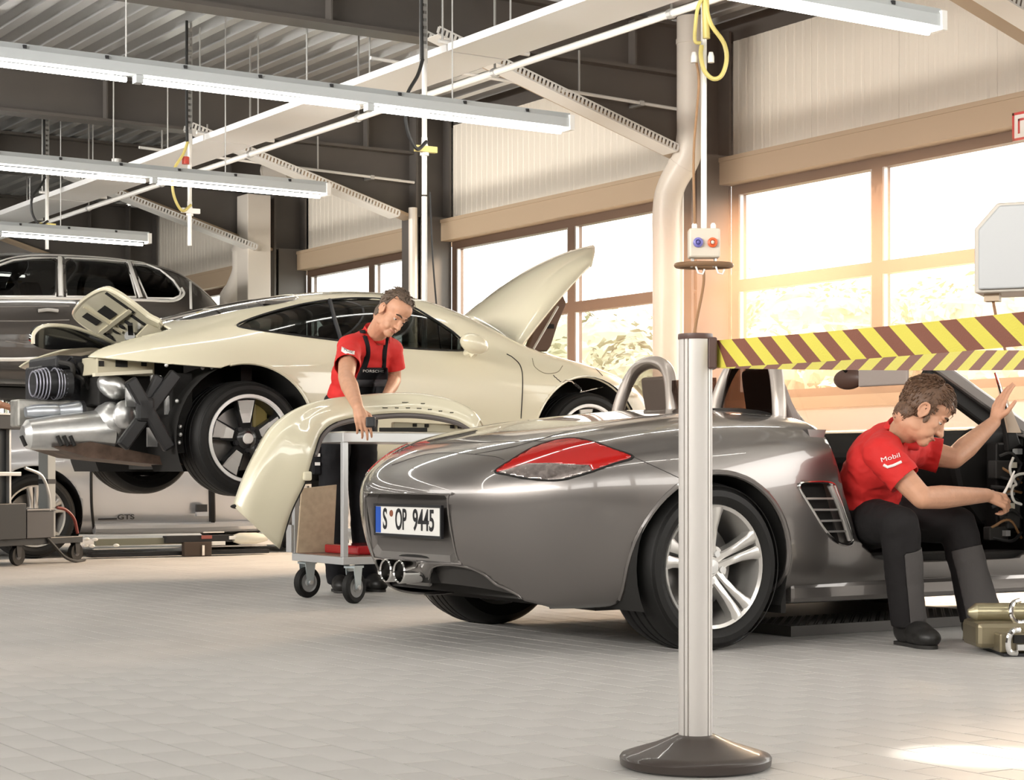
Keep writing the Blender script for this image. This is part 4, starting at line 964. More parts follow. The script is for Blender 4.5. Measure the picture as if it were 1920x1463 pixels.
# mirrors
obj('wing_mirror', MB().ell(W(889, 645, 9.86), (.10, .07, .062), Matrix.Rotation(.3, 3, 'Y')), m_cr, COUPE, smooth=180)
obj('mirror_arm', MB().tube([W(889, 668, 9.9), W(884, 660, 9.92), W(874, 662, 9.99)], .022, 8), m_cr, COUPE)
mc = W(928, 633, 11.95); obj('wing_mirror', MB().ell(mc+Vector((.03, 0, 0)), (.06, .115, .085)), m_cr, COUPE, smooth=180)
obj('mirror_glass', MB().ell(mc-Vector((.022, 0, 0)), (.012, .10, .072)), mat('mirror_brown_glass', (.16, .11, .08), rough=.12, metal=.6), COUPE, smooth=180)
# bonnet, hinged at the windscreen
N0, N1 = W(972, 658, 10.30), W(1128, 478, 10.62); F0, F1 = W(856, 607, 11.42), W(1108, 463, 11.10)
rows = []
for i in range(15):
    s = i/14; row = []
    for j in range(13):
        t = j/12; a = N0+(N1-N0)*s; b = F0+(F1-F0)*s; p = a+(b-a)*t
        up = Vector((-.55, 0, .83)); p = p+up*(.10*math.sin(PI*s)**.9*(1-.35*abs(2*t-1)**2)+.055*(math.sin(PI*t)**.7)*(1-.4*s)); 
        if t < .12: p = p-up*(.045*(1-t/.12)*math.sin(PI*min(1, s*1.02)))
        e = max(0, s-.78)/.22; p = p-(N1-N0)*(.13*e*e*abs(2*t-1)**2.2); row.append(p)
    rows.append(row)
obj('bonnet', MB().loft(rows), m_cr, COUPE, smooth=180, solid=.022, offset=0)
ln = MB().prism([(0, 0), (.06, .16), (.16, .36), (.30, .40), (.33, .34), (.26, .20), (.20, .04), (.17, 0)], .05, W(985, 658, 10.75), (1, 0, 0), (0, 0, 1)); obj('boot_lining', ln, mat('lining_brown', (.13, .075, .05), rough=.7), COUPE, smooth=0, bevel=.01)
obj('lining_clip', MB().cbox(W(1032, 612, 10.70), (.05, .02, .03)), m_gap, COUPE, smooth=0); obj('gas_strut', MB().tube([W(1000, 655, 10.5), W(1046, 575, 10.55)], .008, 8), m_galv, COUPE)
obj('boot_floor', MB().box((2.3, -.5, .45), (3.0, .5, .5)), m_intr, COUPE, smooth=0)
# engine lid tipped up at the back, underside showing
H0, T0, T1, H1 = W(238, 660, 11.10), W(128, 592, 11.15), W(196, 538, 10.45), W(302, 614, 10.40)
def lidp3(a, b): return (H0*(1-a)+T0*a)*(1-b)+(H1*(1-a)+T1*a)*b
lnn = (T0-H0).cross(H1-H0).normalized(); 
if lnn.z < 0: lnn = -lnn
ol = catmull([(0, .04), (.25, -.02), (.6, -.03), (.85, -.0), (.98, .12), (1.03, .5), (.98, .9), (.85, 1.0), (.6, 1.02), (.25, 1.0), (0, .96)], 5, True)
P = [lidp3(*q) for q in ol]; n = len(P); lid = MB(); lid.add([p-lnn*.0 for p in P]+[p+lnn*.035 for p in P], [tuple(range(n)), tuple(range(n, 2*n))[::-1]]+[(k, (k+1) % n, n+(k+1) % n, n+k) for k in range(n)])
LID = obj('engine_lid', lid, m_cr, COUPE, smooth=30, bevel=.008)
obj('lid_edge', MB().tube([p+lnn*.01 for p in P], .014, 8, closed=True), m_cr, LID)
def hole(a0, a1, b0, b1, nm='lid_opening', m=None, out=.012):
    q = [lidp3(a0, b0), lidp3(a1, b0), lidp3(a1, b1), lidp3(a0, b1)]; mb = MB(); mb.add([p-lnn*out for p in q]+[p+lnn*.01 for p in q], [(0, 1, 2, 3), (4, 7, 6, 5), (0, 4, 5, 1), (1, 5, 6, 2), (2, 6, 7, 3), (3, 7, 4, 0)]); return obj(nm, mb, m or m_gap, LID, smooth=0)
hole(.62, .86, .16, .30, out=.003); hole(.56, .78, .46, .66, out=.003); hole(.42, .92, .89, .94, out=.003); hole(.25, .46, .07, .11, out=.003); hole(.18, .42, .80, .86, out=.003)
hole(.46, .52, .08, .92, 'lid_rib', m_crin, .014); hole(.30, .96, .36, .40, 'lid_rib', m_crin, .012)
for b in (.12, .30, .48, .64): c = lidp3(.36, b); obj('lid_hole', MB().prism([(.022*math.cos(x), .022*math.sin(x)) for x in [2*PI*k/14 for k in range(14)]], .012, c, (T0-H0).normalized(), lnn.cross((T0-H0).normalized())), m_gap, LID, smooth=0)
obj('lid_motor', MB().tube([lidp3(.10, .35)-lnn*.03, lidp3(.22, .55)-lnn*.04], .032, 12), m_silv, LID); obj('lid_hinge', MB().bar(lidp3(.0, .2)-lnn*.02, lidp3(.35, .75)-lnn*.03, .03, .02), m_gap, LID, smooth=0)
obj('lid_bracket', MB().prism([(0, 0), (.10, .02), (.13, .12), (.05, .15), (-.02, .08)], .03, W(262, 655, 10.45), (1, 0, 0), (0, 0, 1)), m_crin, COUPE, smooth=0)
# spoiler blade lying behind the lid
bl = catmull([(62, 645), (63, 628), (75, 615), (100, 611), (140, 616), (190, 634), (235, 652), (215, 657), (170, 652), (120, 655), (85, 655)], 5, True)
P = [W(x, y, 10.45+.5*(x-60)/180) for x, y in bl]; bld = MB(); n = len(P); bld.add(P+[p+Vector((.02, .12, .02)) for p in P], [tuple(range(n)), tuple(range(n, 2*n))[::-1]]+[(k, (k+1) % n, n+(k+1) % n, n+k) for k in range(n)]); sp_ = obj('rear_spoiler', bld, mat('gloss_black', (.012, .012, .013), rough=.12, coat=1.), COUPE, smooth=30)
obj('spoiler_edge', MB().tube(catmull([W(62, 645, 10.44), W(63, 627, 10.44), W(76, 614, 10.46), (W(100, 610, 10.5)), W(140, 615, 10.6), W(190, 633, 10.72), W(225, 650, 10.82)], 5), .012, 8), m_cr, sp_)
# engine bay
def bx3(nm, x0, y0, x1, y1, Y, dep, m, bev=.01, par=COUPE):
    a, b = W(x0, y1, Y), W(x1, y0, Y); return obj(nm, MB().box((a.x, a.y, a.z), (b.x, b.y+dep, b.z)), m, par, smooth=0, bevel=bev)
bx3('engine_block', 78, 690, 215, 770, 10.62, .3, mat('engine_black', (.022, .022, .025), rough=.4, bump=.4, bscale=30))
bx3('engine_cover', 105, 668, 175, 692, 10.55, .5, m_black, .02)
bx3('bay_wall', 185, 668, 345, 760, 10.32, .9, m_gap)
ca, cb_ = W(62, 720, 10.50), W(130, 720, 10.50)
obj('fan_housing', MB().tube([ca, cb_], [.065, .085], 20), m_black, COUPE)
for k in range(13):
    f = k/12
    if .40 < f < .56: continue
    c = ca+(cb_-ca)*f; r = .072+.022*math.sin(PI*min(1, f*1.1)); obj('cooling_rib', MB().tube([c+Vector((0, r*math.cos(a), r*math.sin(a))) for a in [2*PI*i/18 for i in range(18)]], .0042, 6, closed=True), mat('rib_grey', (.42, .42, .50), rough=.35, metal=.5), COUPE)
RE = random.Random(5)
for k in range(12):
    x = RE.uniform(90, 190); y = RE.uniform(672, 705); p = [W(x, y, 10.5), W(x+RE.uniform(8, 25), y+RE.uniform(-8, 10), 10.45), W(x+RE.uniform(15, 40), y+RE.uniform(5, 40), 10.5)]
    obj('engine_hose', MB().tube(catmull(p, 5), RE.uniform(.008, .022), 8), [m_black, m_under, m_gap][k % 3], COUPE)
for k in range(8): obj('engine_fitting', MB().cbox(W(RE.uniform(180, 215), RE.uniform(715, 770), 10.42), (.05, .04, .035)), [m_cast, m_galv, m_black][k % 3], COUPE, smooth=0, bevel=.006)
br = bx3('cream_bracket', 182, 672, 290, 702, 10.22, .25, m_crin, .006)
obj('bracket_flange', MB().bar(W(176, 703, 10.2), W(283, 697, 10.2), .05, .02), mat('cream_edge', (.75, .70, .55), rough=.4), br, smooth=0)
for x, y in ((190, 682), (228, 680), (270, 682)): obj('bracket_hole', MB().cbox(W(x, y, 10.215), (.03 if x != 228 else .07, .01, .03 if x != 228 else .05)), m_gap, br, smooth=0)
# silencer and heat shields
a, b = W(52, 815, 10.35), W(210, 806, 10.35)
obj('silencer', MB().tube([a-Vector((.03, 0, 0)), a, a+(b-a)*.3, a+(b-a)*.75, b-Vector((.02, 0, 0)), b+Vector((.03, 0, 0))], [.05, .085, .10, .115, .125, .07], 24), m_silv, COUPE)
obj('silencer_dome', MB().ell(W(205, 790, 10.33), (.10, .12, .115)), m_silv, COUPE, smooth=180)
a, b = W(48, 773, 10.42), W(150, 769, 10.42)
obj('catalyst', MB().tube([a, a+(b-a)*.15, a+(b-a)*.55, a+(b-a)*.6, a+(b-a)*.95, b], [.03, .042, .042, .034, .052, .05], 18), mat('bright_alloy', (.62, .66, .72), rough=.3, metal=.8, bump=.1, bscale=20), COUPE)
obj('catalyst_end', MB().tube([b, b+Vector((.02, 0, 0))], .054, 18), m_black, COUPE)
bx3('carrier_bar', 34, 752, 200, 800, 10.55, .15, m_cast, .01)
obj('shield_lobe', MB().ell(W(212, 725, 10.30), (.10, .08, .07), Matrix.Rotation(.5, 3, 'Y')), m_silv, COUPE, smooth=180)
obj('shield_lobe', MB().ell(W(234, 778, 10.20), (.07, .05, .085)), m_silv, COUPE, smooth=180)
for x in (40, 108, 120, 132): obj('tail_pipe', MB().tube([W(x, 818, 10.24), W(x+8, 836, 10.22)], .012, 8), m_gap, COUPE)
obj('rusty_tray', MB().prism([(0, 0), (.22, .03), (.74, -.07), (.78, -.10), (.74, -.11), (.20, -.06)], .5, W(95, 838, 10.3)+Vector((0, .2, 0)), (1, 0, 0), (0, 0, 1)), mat('rusty_steel'), COUPE, smooth=0)
# crossed black braces
for p, q, w in ((W(243, 712, 10.02), W(318, 842, 10.02), .075), (W(330, 700, 10.04), W(228, 838, 10.04), .075), (W(298, 705, 10.06), W(262, 790, 10.06), .06)):
    obj('brace', MB().bar(p, q, .05, w, up=(1, 0, 0)), mat('brace_black', (.014, .014, .015), rough=.4), COUPE, smooth=0, bevel=.012)
obj('brace_hub', MB().cbox(W(272, 768, 10.02), (.11, .05, .14)), mat('brace_black'), COUPE, smooth=0, bevel=.02)
bx3('bay_liner', 322, 700, 362, 850, 10.12, .06, m_gap, .01)
for x, y in ((312, 685), (380, 690), (398, 690), (338, 800), (338, 815), (336, 830), (332, 752)): obj('bolt', MB().ell(W(x, y, 10.02), (.012, .012, .012)), m_galv, COUPE)
for x, y in ((292, 722), (318, 760), (245, 745), (285, 820)): obj('shield_patch', MB().cbox(W(x, y, 10.16), (.06, .02, .11)), m_silv, COUPE, smooth=0)
# in-ground lift carrying the coupe
t = thing('car_lift', 'in-ground post lift with arms holding up the cream coupe', 'lift', (WO.x+1.62, WO.y, 0))
obj('post', MB().lathe([(.11, 0), (.11, .56)], (0, 0, 0), 'Z', 24), m_chrome, t)
obj('carrier', MB().box((-.30, -.5, .56), (.35, .5, .63)), m_under, t, smooth=0)
for sx, sy in ((-1, -1), (-1, 1), (1, -1), (1, 1)): obj('arm', MB().bar((sx*.2, sy*.35, .60), (sx*.42, sy*.60, .60), .12, .06), m_under, t, smooth=0); obj('pad', MB().lathe([(0, .62), (.06, .62), (.06, .685), (0, .685)], (sx*.42, sy*.60, 0)), m_dark, t)
obj('floor_plate', MB().box((-.3, -.3, 0), (.3, .3, .012)), m_galv, t, smooth=0)
# ================================================================== BLACK ESTATE CAR, HIGH ON A LIFT FAR BEHIND
SO = Vector((7.55, 19.44, 1.27))
m_bk = mat('black_paint', (.045, .040, .037), rough=.25, coat=1.0); m_wchrome = mat('bright_trim', (.86, .85, .83), rough=.3, metal=.35)
sst = [ST(-.86, [(.5, .45), (.78, .45), (.85, .62), (.88, .85), (.86, 1.04), (.72, 1.22), (.5, 1.30), (0, 1.32)]),
       ST(-.5, [(.5, .34), (.88, .34), (.93, .60), (.955, .88), (.935, 1.10), (.80, 1.47), (.55, 1.62), (0, 1.65)]),
       ST(0, [(.5, .32), (.90, .32), (.955, .58), (.97, .88), (.95, 1.12), (.815, 1.55), (.57, 1.70), (0, 1.73)]),
       ST(.8, [(.5, .30), (.90, .30), (.95, .56), (.965, .86), (.945, 1.12), (.82, 1.56), (.58, 1.72), (0, 1.75)]),
       ST(1.7, [(.5, .30), (.90, .30), (.95, .56), (.96, .85), (.94, 1.10), (.81, 1.53), (.57, 1.70), (0, 1.73)]),
       ST(2.25, [(.5, .30), (.91, .30), (.955, .56), (.965, .85), (.94, 1.06), (.84, 1.24), (.6, 1.32), (0, 1.34)]),
       ST(2.9, [(.5, .32), (.92, .32), (.96, .56), (.96, .82), (.92, .98), (.80, 1.07), (.5, 1.12), (0, 1.13)]),
       ST(3.6, [(.45, .34), (.72, .34), (.80, .52), (.80, .72), (.74, .86), (.62, .93), (.4, .97), (0, .98)])]
srear = ([(-1.02, .5, .46), (-1.10, .52, .62), (-1.12, .52, .86), (-1.05, .5, 1.10)], [(-1.05, 0, .46), (-1.15, 0, .62), (-1.17, 0, .86), (-1.09, 0, 1.10)])
sfront = ([(3.8, .42, .36), (3.86, .45, .52), (3.86, .45, .70), (3.78, .4, .84)], [(3.86, 0, .36), (3.93, 0, .52), (3.93, 0, .70), (3.84, 0, .84)])
SVF = cage_body(sst, srear, sfront, 3); V = np.array(SVF[0]); V[:, 0] *= -1; SVF = (V, [tuple(f[::-1]) for f in SVF[1]])      # nose points left
SUV = thing('estate_car', 'black estate car with chrome window trim raised high on a lift', 'car', tuple(SO))
sk = Skin(SVF, tuple(SO))
sk.cut(arch_fn(0, .36, .44)); sk.cut(arch_fn(-2.855, .36, .44))
m_smoke = glass('smoked_glass', (.26, .27, .27), .3)
for px in ([(-45, 530), (-20, 508), (0, 497), (25, 488), (60, 484), (106, 484), (104, 556), (-40, 556)], [(122, 484), (180, 486), (236, 491), (246, 520), (255, 557), (125, 556)],
           [(248, 493), (275, 496), (300, 506), (325, 526), (339, 546), (337, 555), (325, 560), (276, 559), (262, 528)]):
    A, B, _ = sk.pxcut(px, umin=-2.3, zmin=.95); obj('side_window', offset(A, -.01), m_smoke, SUV, smooth=180); obj('side_window', offset(B, -.01), m_smoke, SUV, smooth=180)
    gapline(sk, 'window_trim', px, m_wchrome, SUV, .012, 1, True)
obj('body', sk.body, m_bk, SUV, smooth=180, solid=.015)
for px, w in (([(-60, 559), (60, 559), (200, 561), (275, 563), (325, 564), (344, 552), (340, 540)], .016), ([(112, 484), (114, 556)], .028), ([(241, 492), (264, 558)], .026), ([(-60, 514), (0, 490), (45, 480), (110, 479), (200, 484), (290, 496)], .010)):
    gapline(sk, 'chrome_strip', px, m_wchrome, SUV, w, 4)
for px, r in (([(356, 500), (357, 540), (358, 580)], .016), ([(-40, 674), (40, 674), (110, 670)], .022)): gapline(sk, 'chrome_strip', px, m_wchrome, SUV, r, 4)
for px in ([(-40, 576), (60, 575), (130, 574)], [(0, 602), (60, 602), (130, 600)], [(10, 640), (60, 646), (110, 640)]): gapline(sk, 'crease_highlight', px, mat('crease_highlight_grey', (.22, .20, .19), rough=.3), SUV, .006, 4)  # lighter lines paint the highlights along the body creases
obj('door_handle', MB().tube(sk.line([(72, 583), (90, 581), (109, 583)], 4, out=.03), [.012]+[.02]*7+[.012] if False else .018, 8), mat('handle_grey', (.45, .43, .41), rough=.3), SUV)
for u in (0, -2.855):
    wheel(SUV, (u, -.95, .36), .375, .27, .25, 'twin'); wheel(SUV, (u, .95, .36), .375, .27, .25, 'twin', False)
well(SUV, 0, .36, .44, .93, .5); well(SUV, -2.855, .36, .44, .93, .5)
ub = MB(); ub.box((-3.5, -.7, .30), (.7, .7, .36)); obj('underbody', ub, m_under, SUV, smooth=0)
obj('cabin_tub', MB().box((-2.4, -.8, .5), (.6, .8, .56)), m_intr, SUV, smooth=0)
for u in (-.9, -1.9):
    for sg in (-.42, .42): obj('seat', MB().loft([[(u-.03*k, sg+sy*w, .55+.12*k) for w_, sy in ((0, -1), (0, 1))]+[(u-.16-.03*k, sg+sy*w, .55+.12*k) for sy in (1, -1)] for k, w in enumerate((.22, .25, .25, .24, .22, .15, .13, .12))], caps=True, closed_u=True), m_intr, SUV, bevel=.03)
t = thing('car_lift', 'two-post lift carrier under the raised black estate car', 'lift', (SO.x-1.4, SO.y, 0))
obj('post', MB().lathe([(.13, 0), (.13, 1.45)], (0, 0, 0), 'Z', 20), m_chrome, t); obj('carrier', MB().box((-.7, -.5, 1.45), (.7, .5, 1.56)), m_under, t, smooth=0)
# ================================================================== SILVER COUPE ON THE FLOOR BEHIND
VO = Vector((4.90, 15.42, 0))
m_sv = mat('silver_paint', (.52, .53, .56), rough=.25, metal=.45, coat=1.0)
SIL = thing('coupe', 'silver coupe behind the raised cream one, only its flank and sill show', 'car', tuple(VO))
sk = Skin(CVF, tuple(VO)); sk.cut(arch_fn(0, .338, .40)); sk.cut(arch_fn(2.44, .338, .39))
sw_ = catmull([(-.02, 1.0), (.25, 1.12), (.68, 1.19), (1.0, 1.2), (1.29, 1.13), (1.56, .95), (.9, .96), (.4, .96)], 4, True)
g = sk.cut(lambda V: np.maximum(sdf(V[:, [0, 2]], sw_), .5-np.abs(V[:, 1]))); obj('side_window', g, m_smoke, SIL, smooth=180)
obj('body', sk.body, m_sv, SIL, smooth=180, solid=.012)
for px in ([(172, 850), (171, 900), (172, 950), (176, 992)],): gapline(sk, 'door_gap', px, m_gap, SIL, .012)
gapline(sk, 'door_gap', [(396, 880), (397, 930), (398, 985)], m_gap, SIL, .03)
for x0, y0, x1, y1 in ((369, 946, 386, 960), (369, 960, 388, 968)):
    obj('jamb_block', MB().box(tuple(onY(x0, y1, 14.47)-VO), tuple(onY(x1, y0, 14.50)-VO)), m_black if y0 == 946 else m_sv, SIL, smooth=0)
obj('sill_bar', MB().tube([sk.hit(176, 992, out=.03), sk.hit(330, 990, out=.03), sk.hit(500, 985, out=.03)], .045, 10), mat('bright_sill', (.72, .73, .75), rough=.2, metal=.6), SIL)
text('lettering', 'GTS', tuple(sk.hit(236, 970, out=.02)), (1, 0, 0), (0, 0, 1), .055, m_ink, SIL, 1.5, .004)
obj('script_line', MB().bar(sk.hit(184, 974, out=.012), sk.hit(219, 973, out=.012), .004, .012), m_ink, SIL, smooth=0)
well(SIL, 0, .338, .40, .895, .45); well(SIL, 2.44, .338, .39, .88, .48)
for u, w_ in ((0, .925), (2.44, .90)): wheel(SIL, (u, -w_, .338), .338, .27, .25, 'twin'); wheel(SIL, (u, w_, .338), .338, .27, .25, 'twin', False)
ub = MB(); ub.box((-.9, -.6, .18), (2.9, .6, .26)); obj('underbody', ub, m_under, SIL, smooth=0)
# low scissor lift lying on the floor in front of it
t = thing('scissor_lift', 'low dark scissor lift on the floor along the sill of the silver coupe', 'lift', (5.6, 14.25, 0))
TO = Vector((5.6, 14.25, 0)); TY = 14.2
def bx4(nm, x0, y0, x1, y1, dep, m, bev=.004, Y=TY):
    a, b = onY(x0, y1, Y)-TO, onY(x1, y0, Y)-TO; return obj(nm, MB().box((a.x, a.y, max(0, a.z)), (b.x, b.y+dep, b.z)), m, t, smooth=0, bevel=bev)
m_olive = mat('olive_metal', (.22, .22, .17), rough=.5, metal=.3)
bx4('base_rail', 172, 1030, 505, 1046, .12, m_black); bx4('rail', 180, 1008, 345, 1024, .05, m_olive); bx4('rail', 176, 1024, 500, 1029, .04, m_galv, Y=14.19)
bx4('beam', 312, 1003, 436, 1019, .08, m_black, Y=14.15); bx4('foot_block', 346, 1016, 397, 1044, .06, mat('foot_brown', (.09, .065, .05), rough=.6, metal=.4), Y=14.12)
bx4('label_plate', 378, 1004, 398, 1011, .01, mat('label_red', (.35, .10, .08), rough=.5), Y=14.13); bx4('label_plate', 430, 1005, 450, 1012, .01, mat('label_white', (.75, .75, .73)), Y=14.13)
bx4('white_strip', 381, 997, 421, 1000, .01, m_white, Y=14.13); bx4('white_strip', 397, 1015, 423, 1023, .01, m_white, Y=14.14); bx4('silver_pin', 379, 1022, 384, 1042, .01, m_chrome, Y=14.10)
c0, c1 = onY(450, 1010, 14.16)-TO, onY(500, 1009, 14.16)-TO
obj('cylinder', MB().tube([c0-Vector((.06, 0, 0)), c0, c0+(c1-c0)*.6, c1], [.03, .048, .048, .025], 14), mat('cylinder_cream', (.70, .69, .60), rough=.3), t)
for x, y in ((162, 1011), (178, 1012), (160, 1023), (172, 1024), (218, 1023)): obj('bolt', MB().ell(onY(x, y, 14.15)-TO, (.025, .02, .014)), m_white, t)
# ================================================================== LOOSE EQUIPMENT
# belt barrier post, close to the camera
BP = onZ(1304, 1437, 0)
POST = thing('barrier_post', 'aluminium belt barrier post on a dark round foot with striped yellow belts', 'barrier', tuple(BP))
m_alu = mat('anodised', (.70, .665, .63), rough=.42, metal=.2); m_base = mat('dark_base', (.055, .042, .036), rough=.38, coat=.25); m_bcap = mat('brown_cap', (.11, .065, .055), rough=.4)
obj('base', MB().lathe([(0, 0), (.165, 0), (.176, .006), (.178, .022), (.174, .028), (.150, .036), (.10, .052), (.06, .068), (.046, .075), (0, .076)], (0, 0, 0), 'Z', 64), m_base, POST, smooth=40)
pf = []
for q in range(4):
    for a, r in ((-38, .0395), (-28, .0395), (-16, .0395), (-11, .0395), (-10, .0345), (-6, .0345), (-5, .0395), (5, .0395), (6, .0345), (10, .0345), (11, .0395), (16, .0395), (28, .0395), (38, .0395)):
        x = math.radians(a+90*q+18); pf.append((r*math.cos(x), r*math.sin(x)))
obj('pole', MB().loft([[(x, y, z) for x, y in pf] for z in (.068, 1.005)], caps=True, closed_u=True), m_alu, POST, smooth=20)
obj('cap', MB().lathe([(.0405, 1.0), (.0415, 1.004), (.0405, 1.013), (0, 1.015)], (0, 0, 0), 'Z', 32), m_bcap, POST)
er = Vector((rt[0], rt[1], 0)); ef = Vector((fw[0], fw[1], 0))
obj('cassette', MB().cbox(er*.037+Vector((0, 0, .967)), (.022, .06, .074), M=Matrix((er, ef, Vector((0, 0, 1)))).transposed()), m_bcap, POST, smooth=0, bevel=.004)
m_yel = mat('belt_yellow', (.74, .66, .10), rough=.55, bump=.1, bscale=300); m_brn = mat('belt_brown', (.23, .085, .055), rough=.55, bump=.1, bscale=300)
def belt(P, Q, w, lean, name):
    """woven belt with slanting stripes from P to Q"""
    L = (Q-P).length; e = (Q-P)/L; mb = MB(); n = int(L/.05)+2; sl = .040*lean; up = Vector((0, 0, 1)); nr = e.cross(up).normalized()*.0006
    def pt(a, b):
        a2 = a*.05+sl*b-.05; a2 = min(max(a2, 0), L); return P+e*a2+up*(b*w/2)-up*(.005*math.sin(PI*a2/L))
    for k in range(n+2):
        mb.mi = k % 2; q = []
        ok = [pt(k, -1), pt(k+1, -1), pt(k+1, 1), pt(k, 1)]
        if (ok[0]-ok[1]).length < 1e-5 and (ok[2]-ok[3]).length < 1e-5: continue
        mb.add([p+nr for p in ok]+[p-nr for p in ok], [(0, 1, 2, 3), (7, 6, 5, 4)])
    return obj(name, mb, m_yel, POST, smooth=0, fix=False, mats=[m_brn])
P0 = er*.049+Vector((0, 0, .966)); 
belt(P0-ef*.004, atd(2080, 600, 3.32)-BP, .064, -1, 'belt'); belt(P0+ef*.006-Vector((0, 0, .006)), atd(2100, 674, 5.45)-BP, .054, 1, 'belt')
# parts trolley beside the roadster
TX0, TX1, TY0, TY1 = 4.55, 5.50, 8.62, 9.22
t = TRO = thing('parts_trolley', 'two-shelf parts trolley on four rubber castors carrying the cream bumper', 'trolley', ((TX0+TX1)/2, (TY0+TY1)/2, 0)); TC = Vector(t.location)
def tb_(nm, a, b, m, bev=.004, par=None): return obj(nm, MB().box(tuple(Vector(a)-TC), tuple(Vector(b)-TC)), m, par or t, smooth=0, bevel=bev)
m_tf = mat('trolley_frame', (.62, .63, .64), rough=.32, metal=.5)
tb_('bottom_shelf', (TX0, TY0, .205), (TX1, TY1, .245), m_tf); tb_('shelf_liner', (TX0+.02, TY0+.02, .245), (TX1-.02, TY1-.02, .25), mat('liner_brown', (.25, .14, .10), rough=.5))
tb_('top_shelf', (TX0, TY0, .845), (TX1, TY1, .895), m_tf); tb_('top_mat', (TX0+.02, TY0+.02, .895), (TX1-.02, TY1-.02, .902), mat('mat_cream', (.6, .57, .5), rough=.7))
for x in (TX0, TX1-.032):
    for y in (TY0, TY1-.032): tb_('post', (x, y, .245), (x+.032, y+.032, .845), m_tf)
tb_('end_stub', (TX0-.02, TY1-.03, .25), (TX0+.0, TY1+.03, .40), m_tf)
m_zinc = mat('zinc_blue', (.50, .57, .60), rough=.35, metal=.6)
for x in (TX0+.08, TX1-.10):
    for y in (TY0+.03, TY1-.03):
        c = Vector((x-TC.x, y-TC.y, .085)); tilt = Matrix.Rotation(math.radians(24 if y < 9 else 12), 3, 'Z')
        fk = MB(); 
        for sg in (-1, 1): fk.prism([(-.02, -.01), (.02, -.01), (.035, .105), (-.035, .105)], .004, c+tilt @ Vector((0, sg*.027, .0)), tilt @ Vector((1, 0, 0)), (0, 0, 1))
        fk.cbox(c+Vector((0, 0, .108)), (.08, .07, .012), M=tilt)
        cs = obj('castor', fk, m_zinc, t, smooth=0)
        def rot(mb): mb.V = [tuple(c+tilt @ (Vector(v))) for v in mb.V]; return mb
        obj('castor_tyre', rot(MB().lathe([(.052, -.018), (.075, -.022), (.084, -.012), (.085, 0), (.084, .012), (.075, .022), (.052, .018)], (0, 0, 0), 'Y', 36)), m_tyre, cs)
        obj('castor_hub', rot(MB().lathe([(0, -.020), (.02, -.020), (.024, -.012), (.046, -.012), (.053, -.019), (.053, .019), (.046, .012), (.024, .012), (.0, .02)], (0, 0, 0), 'Y', 28)), mat('hub_grey', (.42, .42, .42), rough=.4), cs)
        obj('axle_bolt', rot(MB().lathe([(0, -.040), (.012, -.040), (.012, .040), (0, .040)], (0, 0, 0), 'Y', 10)), m_galv, cs)
obj('red_tray', MB().box((4.66, 8.66, .251), (5.12, 9.05, .30)), mat('red_gloss', (.38, .012, .018), rough=.15, coat=.8), smooth=0, bevel=.012, label='flat glossy red tray lying on the bottom shelf of the parts trolley', cat='tray')
sh = onY(553, 1008, 9.12); obj('cardboard', MB().prism([(.0, .252), (.22, .252), (.24, .62), (.03, .60)], .015, (sh.x, 9.10, 0), (1, 0, 0), (0, 0, 1)), mat('cardboard', (.46, .36, .25), rough=.8, noise=.1, nscale=30), smooth=0, label='beige cardboard sheet standing on the bottom shelf of the parts trolley', cat='cardboard')
# cream bumper shell hung over the trolley
OUT = [(437, 948), (455, 897), (478, 848), (505, 803), (545, 775), (600, 760), (680, 751), (770, 748), (840, 758), (888, 780), (908, 803)]
INN = [(524, 1030), (545, 960), (572, 902), (588, 850), (604, 810), (640, 788), (720, 776), (790, 776), (850, 787), (880, 802), (893, 816)]
DO = [9.58, 9.60, 9.63, 9.70, 9.80, 9.92, 10.08, 10.20, 10.28, 10.30, 10.30]; DI = [9.70, 9.68, 9.68, 9.70, 9.78, 9.86, 9.98, 10.08, 10.14, 10.16, 10.18]
BO = Vector((4.55, 8.7, .902))
oc = catmull([tuple(atd(x, y, d)-BO) for (x, y), d in zip(OUT, DO)], 6); ic = catmull([tuple(atd(x, y, d)-BO) for (x, y), d in zip(INN, DI)], 6)
rows = []
for k, (a, b) in enumerate(zip(oc, ic)):
    a, b = Vector(a), Vector(b); f = k/(len(oc)-1); r = []
    nrm = Vector((-.62, -.70, .25+.9*min(1, f*1.6))).normalized()
    for j in range(15):
        q = j/14; bul = .055*math.sin(PI*q)**.8+.020*math.sin(PI*min(1, q*1.7))*(q < .6); r.append(a+(b-a)*q+nrm*bul)
    rows.append(r)
BUM = obj('bumper_shell', MB().loft(rows), m_cr, smooth=180, solid=.006, offset=0)
BUM.location = BO; tag(BUM, 'large cream bumper shell draped over the parts trolley, one wing hanging down', 'bumper')
obj('inner_lip', MB().tube([Vector(p)+Vector((.012, .012, -.012)) for p in ic[18:]], .016, 8), mat('lip_grey', (.13, .115, .11), rough=.5), BUM)
obj('edge_strip', MB().tube([Vector(p)+Vector((.004, .004, -.002)) for p in ic[:30]], .007, 8), m_gap, BUM)
obj('lower_slot', MB().ell(Vector(oc[0])+Vector((.03, -.01, -.005)), (.05, .02, .014)), m_gap, BUM)
obj('wing_tab', MB().cbox(Vector(ic[13])+Vector((.0, .0, .0)), (.05, .03, .05)), m_cr, BUM, smooth=0, bevel=.01)
